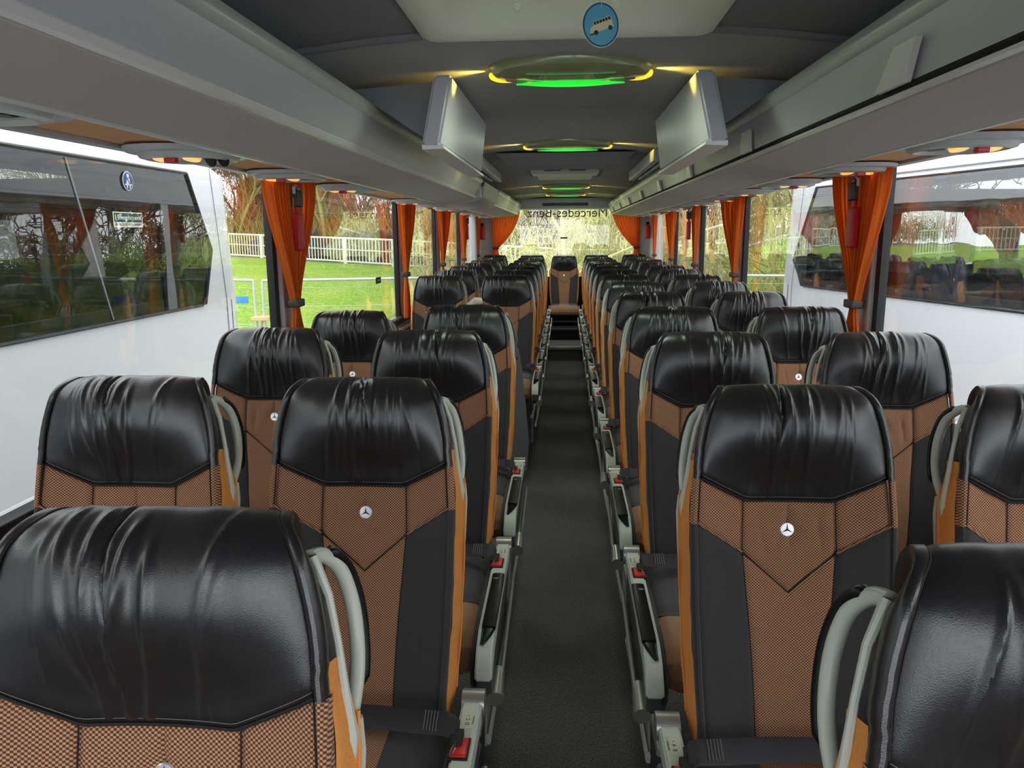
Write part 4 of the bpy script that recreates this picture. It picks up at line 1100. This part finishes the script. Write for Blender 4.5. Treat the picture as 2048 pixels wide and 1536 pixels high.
# railing
t = thing('road_railing', 'long cream metal railing along the raised road', 'railing', (0, 0, 0))
m = MB(); m.tube([(x, y, z) for x, y, z in RL], .045, 'railing', seg=6); m.build('top_rail', t)
m = MB(); m.tube([(x, y, z-.48) for x, y, z in RL], .022, 'railing', seg=6); m.build('middle_rail', t)
m = MB(); m.tube([(x, y, z-.98) for x, y, z in RL], .04, 'railing', seg=6); m.build('bottom_rail', t)
d = 0; bal = MB()
for (x0, y0, z0), (x1, y1, z1) in zip(RL, RL[1:]):
    L = math.hypot(x1-x0, y1-y0); n = int(L/.19)
    for i in range(n):
        f = i/n; x, y, z = lerp(x0, x1, f), lerp(y0, y1, f), lerp(z0, z1, f)
        bal.box(x-.018, x+.018, y-.018, y+.018, z-.98, z-.02, 'railing')
    for i in range(int(L/2.3)):
        f = i/max(1, int(L/2.3)); x, y, z = lerp(x0, x1, f), lerp(y0, y1, f), lerp(z0, z1, f)
        q = MB(); q.box(x-.07, x+.07, y-.07, y+.07, z-1.12, z+.03, 'railing', .01); q.build('post', t)
bal.build('balusters', t, False, kind='stuff')
# temporary wire fence
def heras(x0, y0, x1, y1, lab):
    t = thing('wire_fence_panel', lab, 'fence', ((x0+x1)/2, (y0+y1)/2, GZ), 'temporary wire fence panels')
    o = Vector(((x0+x1)/2, (y0+y1)/2, 0)); A = Vector((x0, y0, 0))-o; B = Vector((x1, y1, 0))-o; top = Rz(-.62)-GZ
    m = MB(); m.tube([A+Vector((0, 0, .1)), A+Vector((0, 0, top))], .02, 'galv', seg=8); m.tube([B+Vector((0, 0, .1)), B+Vector((0, 0, top))], .02, 'galv', seg=8)
    m.tube([A+Vector((0, 0, top)), B+Vector((0, 0, top))], .02, 'galv', seg=8); m.tube([A+Vector((0, 0, .1)), B+Vector((0, 0, .1))], .018, 'galv', seg=8); m.build('frame', t)
    w = MB()
    for z in [.1+.26*i for i in range(8)]: w.tube([A+Vector((0, 0, z)), B+Vector((0, 0, z))], .0035, 'galv', seg=4, cap=False)
    w.build('wires', t)
    return t, A, B, top
f1, A, B, top = heras(-8.3, 12.6, -4.35, 10.75, 'wire fence panel seen past the left coach, with a blue plate')
q = MB(); P = A.lerp(B, .93); q.box(P.x-.13, P.x+.13, P.y-.02, P.y-.005, top-.33, top-.23, 'blue2', .004); pq = q.build('name_plate', f1, label='small blue plate')
f2, A, B, top = heras(-4.20, 10.68, -.4, 9.95+1.6, 'wire fence panel on the grass behind the left windows')
f3, A, B, top = heras(2.55, 11.5, 5.6, 10.9, 'wire fence panel on the right beyond the angled coach')
q = MB(); q.tube([(.05-2.0, -.4, top-.55), (.05-2.35, -.2, .3)], .02, 'galv', seg=6)
q.box(-2.07, -1.83, -.52, -.32, top-.55, top-.50, 'tan', .005); b_ = q.build('brace', f2)

# bare trees
def tree_mesh(name, seed, h=8, spread=.55, levels=5, r0=.14, droop=0, seg0=5, trunks=1, twig=.012, mat='bark', kids=(3, 5), low=.25, lean=.1):
    rnd = random.Random(seed); m = MB()
    def branch(p, d, L, r, lv):
        n = 3 if lv else 6; pts = [p]; q = p.copy(); dd = d.copy()
        for i in range(n):
            jit = .16 if lv else min(.16, lean*1.6)
            dd = (dd+Vector((rnd.gauss(0, jit), rnd.gauss(0, jit), rnd.gauss(.03 if not droop else -droop*lv*.12, .10)))).normalized(); q = q+dd*L/n; pts.append(q.copy())
        rad = [max(twig, r*(1-.55*i/n)) for i in range(n+1)]
        m.tube(pts, rad, mat, seg=(6 if lv == 0 else 4 if lv < 2 else 3), cap=False)
        if lv >= levels: return
        k = rnd.randint(*kids)+(3 if lv == 0 else 0)
        for j in range(k):
            f = rnd.uniform(low if lv == 0 else .25, 1); i = min(int(f*n), n-1); s_ = pts[i].lerp(pts[i+1], f*n-i)
            ax = (pts[i+1]-pts[i]).normalized(); side = Vector((rnd.gauss(0, 1), rnd.gauss(0, 1), rnd.gauss(.1, .5))); side = (side-ax*side.dot(ax)).normalized()
            branch(s_, (ax*(1-spread)+side*spread+Vector((0, 0, .12))).normalized(), L*rnd.uniform(.45, .68), rad[i]*rnd.uniform(.45, .65), lv+1)
    for k in range(trunks):
        branch(Vector((rnd.gauss(0, .25*(trunks > 1)), rnd.gauss(0, .25*(trunks > 1)), 0)), Vector((rnd.gauss(0, lean), rnd.gauss(0, lean), 1)).normalized(), h*rnd.uniform(.55, .7), r0, 0)
    return m.mesh(name, False)
TM = [tree_mesh('bare_tree_a', 1, 9, .5, 4, .13, 0, kids=(4, 5), twig=.016), tree_mesh('bare_tree_b', 2, 10, .4, 4, .10, 0, trunks=2, kids=(3, 5), twig=.018), tree_mesh('bare_tree_c', 5, 8, .62, 4, .15, 0, kids=(4, 6), twig=.014, low=.15)]
TW = tree_mesh('willow', 9, 6.8, .70, 5, .085, 1.0, kids=(4, 6), twig=.0055, mat='bark_yellow', low=.25, lean=.02)
TD = tree_mesh('dark_tree', 12, 8, .62, 5, .20, 0, kids=(4, 5), twig=.012, mat='bark_dark', low=.12)
def plant(mesh, x, y, z, s, rz, mat, label, group='bare trees beyond the road'):
    o = link('bare_tree', mesh, None, label=label, category='tree', group=group); o.location = (x, y, z); o.scale = (s, s, s*1.05); o.rotation_euler = (0, 0, rz)
    if mat:
        o.material_slots[0].link = 'OBJECT'; o.material_slots[0].material = M[mat]
    return o
rt = random.Random(21)
def bz(x): return rail_at(x)[1]-1.1
spec = []
for i in range(26):
    x = -31+1.08*i; spec.append((x+rt.uniform(-.4, .4), rail_at(x)[0]+rt.uniform(4, 13)))
names = {'bark': 'brown', 'bark_rust': 'rust brown', 'bark_olive': 'olive', 'bark_yellow': 'yellowish'}
for i, (x, y) in enumerate(spec):
    mt = ['bark_olive', 'bark', 'bark_rust', 'bark_rust', 'bark_olive', 'bark'][i % 6]
    plant(TM[i % 3], x, y, bz(x), rt.uniform(.85, 1.15), rt.uniform(0, 6), mt, '%s bare tree left of the coach, beyond the road railing' % names[mt], 'bare trees on the left')
for i, (x, y) in enumerate([(-4.6, 37), (-3.1, 35), (-1.5, 36), (-.2, 33), (1.4, 35), (2.6, 37), (4.6, 34), (7.5, 37), (10.5, 39)]):
    plant(TM[(i+1) % 3], x, y, bz(x), rt.uniform(.8, 1.0), rt.uniform(0, 6), ['bark_olive', 'bark_yellow'][i % 2], '%s bare tree beyond the railing behind the rear window' % names[['bark_olive', 'bark_yellow'][i % 2]], 'bare trees behind the rear window')
plant(TW, .12, 18.5, GZ, 1, .6, None, 'yellow green tree with fine twigs right behind the rear window', None)
plant(TW, -1.9, 20.5, GZ, .95, 2.2, None, 'fine twigged tree left of the one behind the rear window', None)
plant(TW, 2.3, 20.0, GZ, .95, 4.0, None, 'fine twigged tree right of the one behind the rear window', None)
plant(TW, 5.0, 19.0, GZ, 1.0, 1.0, 'bark_olive', 'olive twiggy tree between the angled coach and the rear', None)
for i, (x, y) in enumerate(((9.5, 20), (12.5, 17.5), (14.5, 21), (17.0, 16.5), (20.5, 18), (23, 13.5))):
    plant(TD, x, y, GZ, 1.0+.1*i, 1.3*i+.5, None, 'dark spreading bare tree to the right, %s from the rear' % PLACE[i], 'dark bare trees on the right')
# thicket
def thicket(x0, x1, dy, h, mat, label, seed, n=2600, depth=3, base=None, r=.02):
    """a mass of thin crossing stems nobody could count"""
    rn = random.Random(seed); m = MB()
    for i in range(n):
        x = rn.uniform(x0, x1); y = (rail_at(x)[0] if base is None else base)+dy+rn.uniform(0, depth); z = (bz(x) if base is None else GZ)
        hh = h*rn.uniform(.45, 1)*(1+.3*noise.noise(Vector((x*.4, seed, 0)))); p = Vector((x, y, z+rn.uniform(0, .3)*hh)); d = Vector((rn.gauss(0, .35), rn.gauss(0, .2), 1)).normalized()
        P = [p]; L = hh*rn.uniform(.4, .9)/4
        for k in range(4): d = (d+Vector((rn.gauss(0, .22), rn.gauss(0, .2), rn.gauss(-.02, .15)))).normalized(); P.append(P[-1]+d*L)
        m.tube(P, [r, r*.9, r*.7, r*.5, r*.3], mat, seg=3, cap=False)
    m.build('undergrowth', None, False, kind='stuff', label=label, category='undergrowth')
thicket(-44, -3, 3.5, 3.6, 'bark_olive', 'olive winter undergrowth beyond the road on the left', 1, 4200, 5)
thicket(-40, -3, 6.5, 7.5, 'bark_rust', 'tall rust brown stems beyond the road on the left', 2, 3600, 6)
thicket(-6, 14, 3, 3.0, 'bark_yellow', 'pale yellow winter undergrowth behind the rear window', 4, 1500, 5)
thicket(-8, 14, 7, 4.0, 'bark', 'brown winter undergrowth behind the rear window', 5, 2200, 5)
thicket(9, 34, 0, 3.4, 'bark_dark', 'dark tangled hedge to the right of the rear of the coach', 8, 5200, 3, 24, .03)
# houses
def house(x, y, w, d, h, z, wall, label):
    t = thing('house', label, 'house', (x, y, z)); m = MB(); m.box(-w/2, w/2, -d/2, d/2, 0, h, wall)
    m.add([(-w/2, -d/2, h), (w/2, -d/2, h), (0, -d/2, h+w*.32)], [(0, 1, 2)], wall); m.build('wall', t, False)
    m = MB(); m.add([(-w/2-.3, -d/2-.2, h-.1), (0, -d/2-.2, h+w*.34), (w/2+.3, -d/2-.2, h-.1), (-w/2-.3, d/2, h-.1), (0, d/2, h+w*.34), (w/2+.3, d/2, h-.1)], [(0, 1, 4, 3), (1, 2, 5, 4)], 'rooftile'); m.build('roof', t, False)
    for xx in (-w/4, w/4):
        for zz in (1.0, 3.6):
            if zz+1.2 > h: continue
            m = MB(); m.box(xx-.7, xx+.7, -d/2-.06, -d/2, zz, zz+1.2, 'white'); f_ = m.build('window', t, False); m = MB(); m.box(xx-.6, xx+.6, -d/2-.08, -d/2-.05, zz+.1, zz+1.1, 'black_gloss'); m.build('pane', f_, False)
    return t
house(-25, 74, 9, 7, 5.2, bz(-19), 'brick', 'brick house beyond the trees on the left')
house(-3.4, 58, 8, 7, 2.6, bz(-3), 'render', 'low white house beyond the rear window, left half')
house(3.6, 56, 8, 7, 3.2, bz(3), 'render', 'white house beyond the rear window, right half')
# cars on the road
def car(x, y, z, rz, label):
    t = thing('parked_car', label, 'car', (x, y, z), 'cars on the raised road', rz)
    side = [(-2.1, .35), (-2.1, .85), (-1.5, .95), (-.8, 1.42), (.8, 1.45), (1.5, 1.0), (2.15, .85), (2.2, .35)]
    m = MB(); m.prism(side, 'Y', -.85, .85, 'carpaint'); m.build('body', t, False)
    m = MB(); m.prism([(-1.3, .98), (-.75, 1.36), (.75, 1.38), (1.3, 1.0)], 'Y', -.87, .87, 'black_gloss'); m.build('windows', t, False)
    for xx in (-1.35, 1.35):
        m = MB(); m.tube([(xx, -.9, .33), (xx, .9, .33)], .33, 'black_matt', seg=16); m.build('wheel', t)
car(-9.2, rail_at(-9.2)[0]+3, bz(-9.2), .15, 'dark car on the raised road, behind the second left window')
car(-13.5, rail_at(-13.5)[0]+3.4, bz(-13.5), .1, 'dark car on the raised road, behind the first left curtain')

# ------------------------------------------------------------------ light
w_ = bpy.data.worlds.new('overcast'); bpy.context.scene.world = w_; w_.use_nodes = True; nt = w_.node_tree
bg = nt.nodes['Background']; tc = nt.nodes.new('ShaderNodeTexCoord'); nz = nt.nodes.new('ShaderNodeTexNoise'); nz.inputs['Scale'].default_value = 2.2; nz.inputs['Detail'].default_value = 4
nt.links.new(tc.outputs['Generated'], nz.inputs['Vector']); rp = nt.nodes.new('ShaderNodeValToRGB'); rp.color_ramp.elements[0].position = .3; rp.color_ramp.elements[0].color = (.80, .86, .95, 1); rp.color_ramp.elements[1].position = .7; rp.color_ramp.elements[1].color = (1, 1, 1, 1)
nt.links.new(nz.outputs['Fac'], rp.inputs[0]); nt.links.new(rp.outputs[0], bg.inputs[0]); bg.inputs[1].default_value = SKY

# ------------------------------------------------------------------ camera
f, yaw, pitch, roll, cx = 1557.5, .0672, .1908, -.0077, -.0023
fw = Vector((-sin(yaw)*cos(pitch), cos(yaw)*cos(pitch), -sin(pitch))); r = Vector((cos(yaw), sin(yaw), 0)); u = r.cross(fw)
r2 = r*cos(roll)+u*sin(roll); u2 = -r*sin(roll)+u*cos(roll)
cam = bpy.data.cameras.new('camera'); co = bpy.data.objects.new('camera', cam); C.objects.link(co)
mw = Matrix((r2, u2, -fw)).transposed().to_4x4(); mw.translation = (cx, 0, ZC); co.matrix_world = mw
cam.sensor_width = 36; cam.lens = f/2048*36; cam.clip_start = .05; cam.clip_end = 400
sc = bpy.context.scene; sc.camera = co
sc.view_settings.view_transform = 'Standard'; sc.view_settings.look = 'None'; sc.view_settings.exposure = EXPO; sc.view_settings.gamma = 1; sc.view_settings.use_curve_mapping = False
sc.cycles.use_denoising = True; sc.cycles.use_adaptive_sampling = True; sc.cycles.adaptive_threshold = .025; sc.cycles.max_bounces = 9; sc.cycles.diffuse_bounces = 5; sc.cycles.glossy_bounces = 4; sc.cycles.transparent_max_bounces = 18; sc.cycles.transmission_bounces = 4
sc.cycles.caustics_reflective = False; sc.cycles.caustics_refractive = False; sc.cycles.sample_clamp_indirect = 4
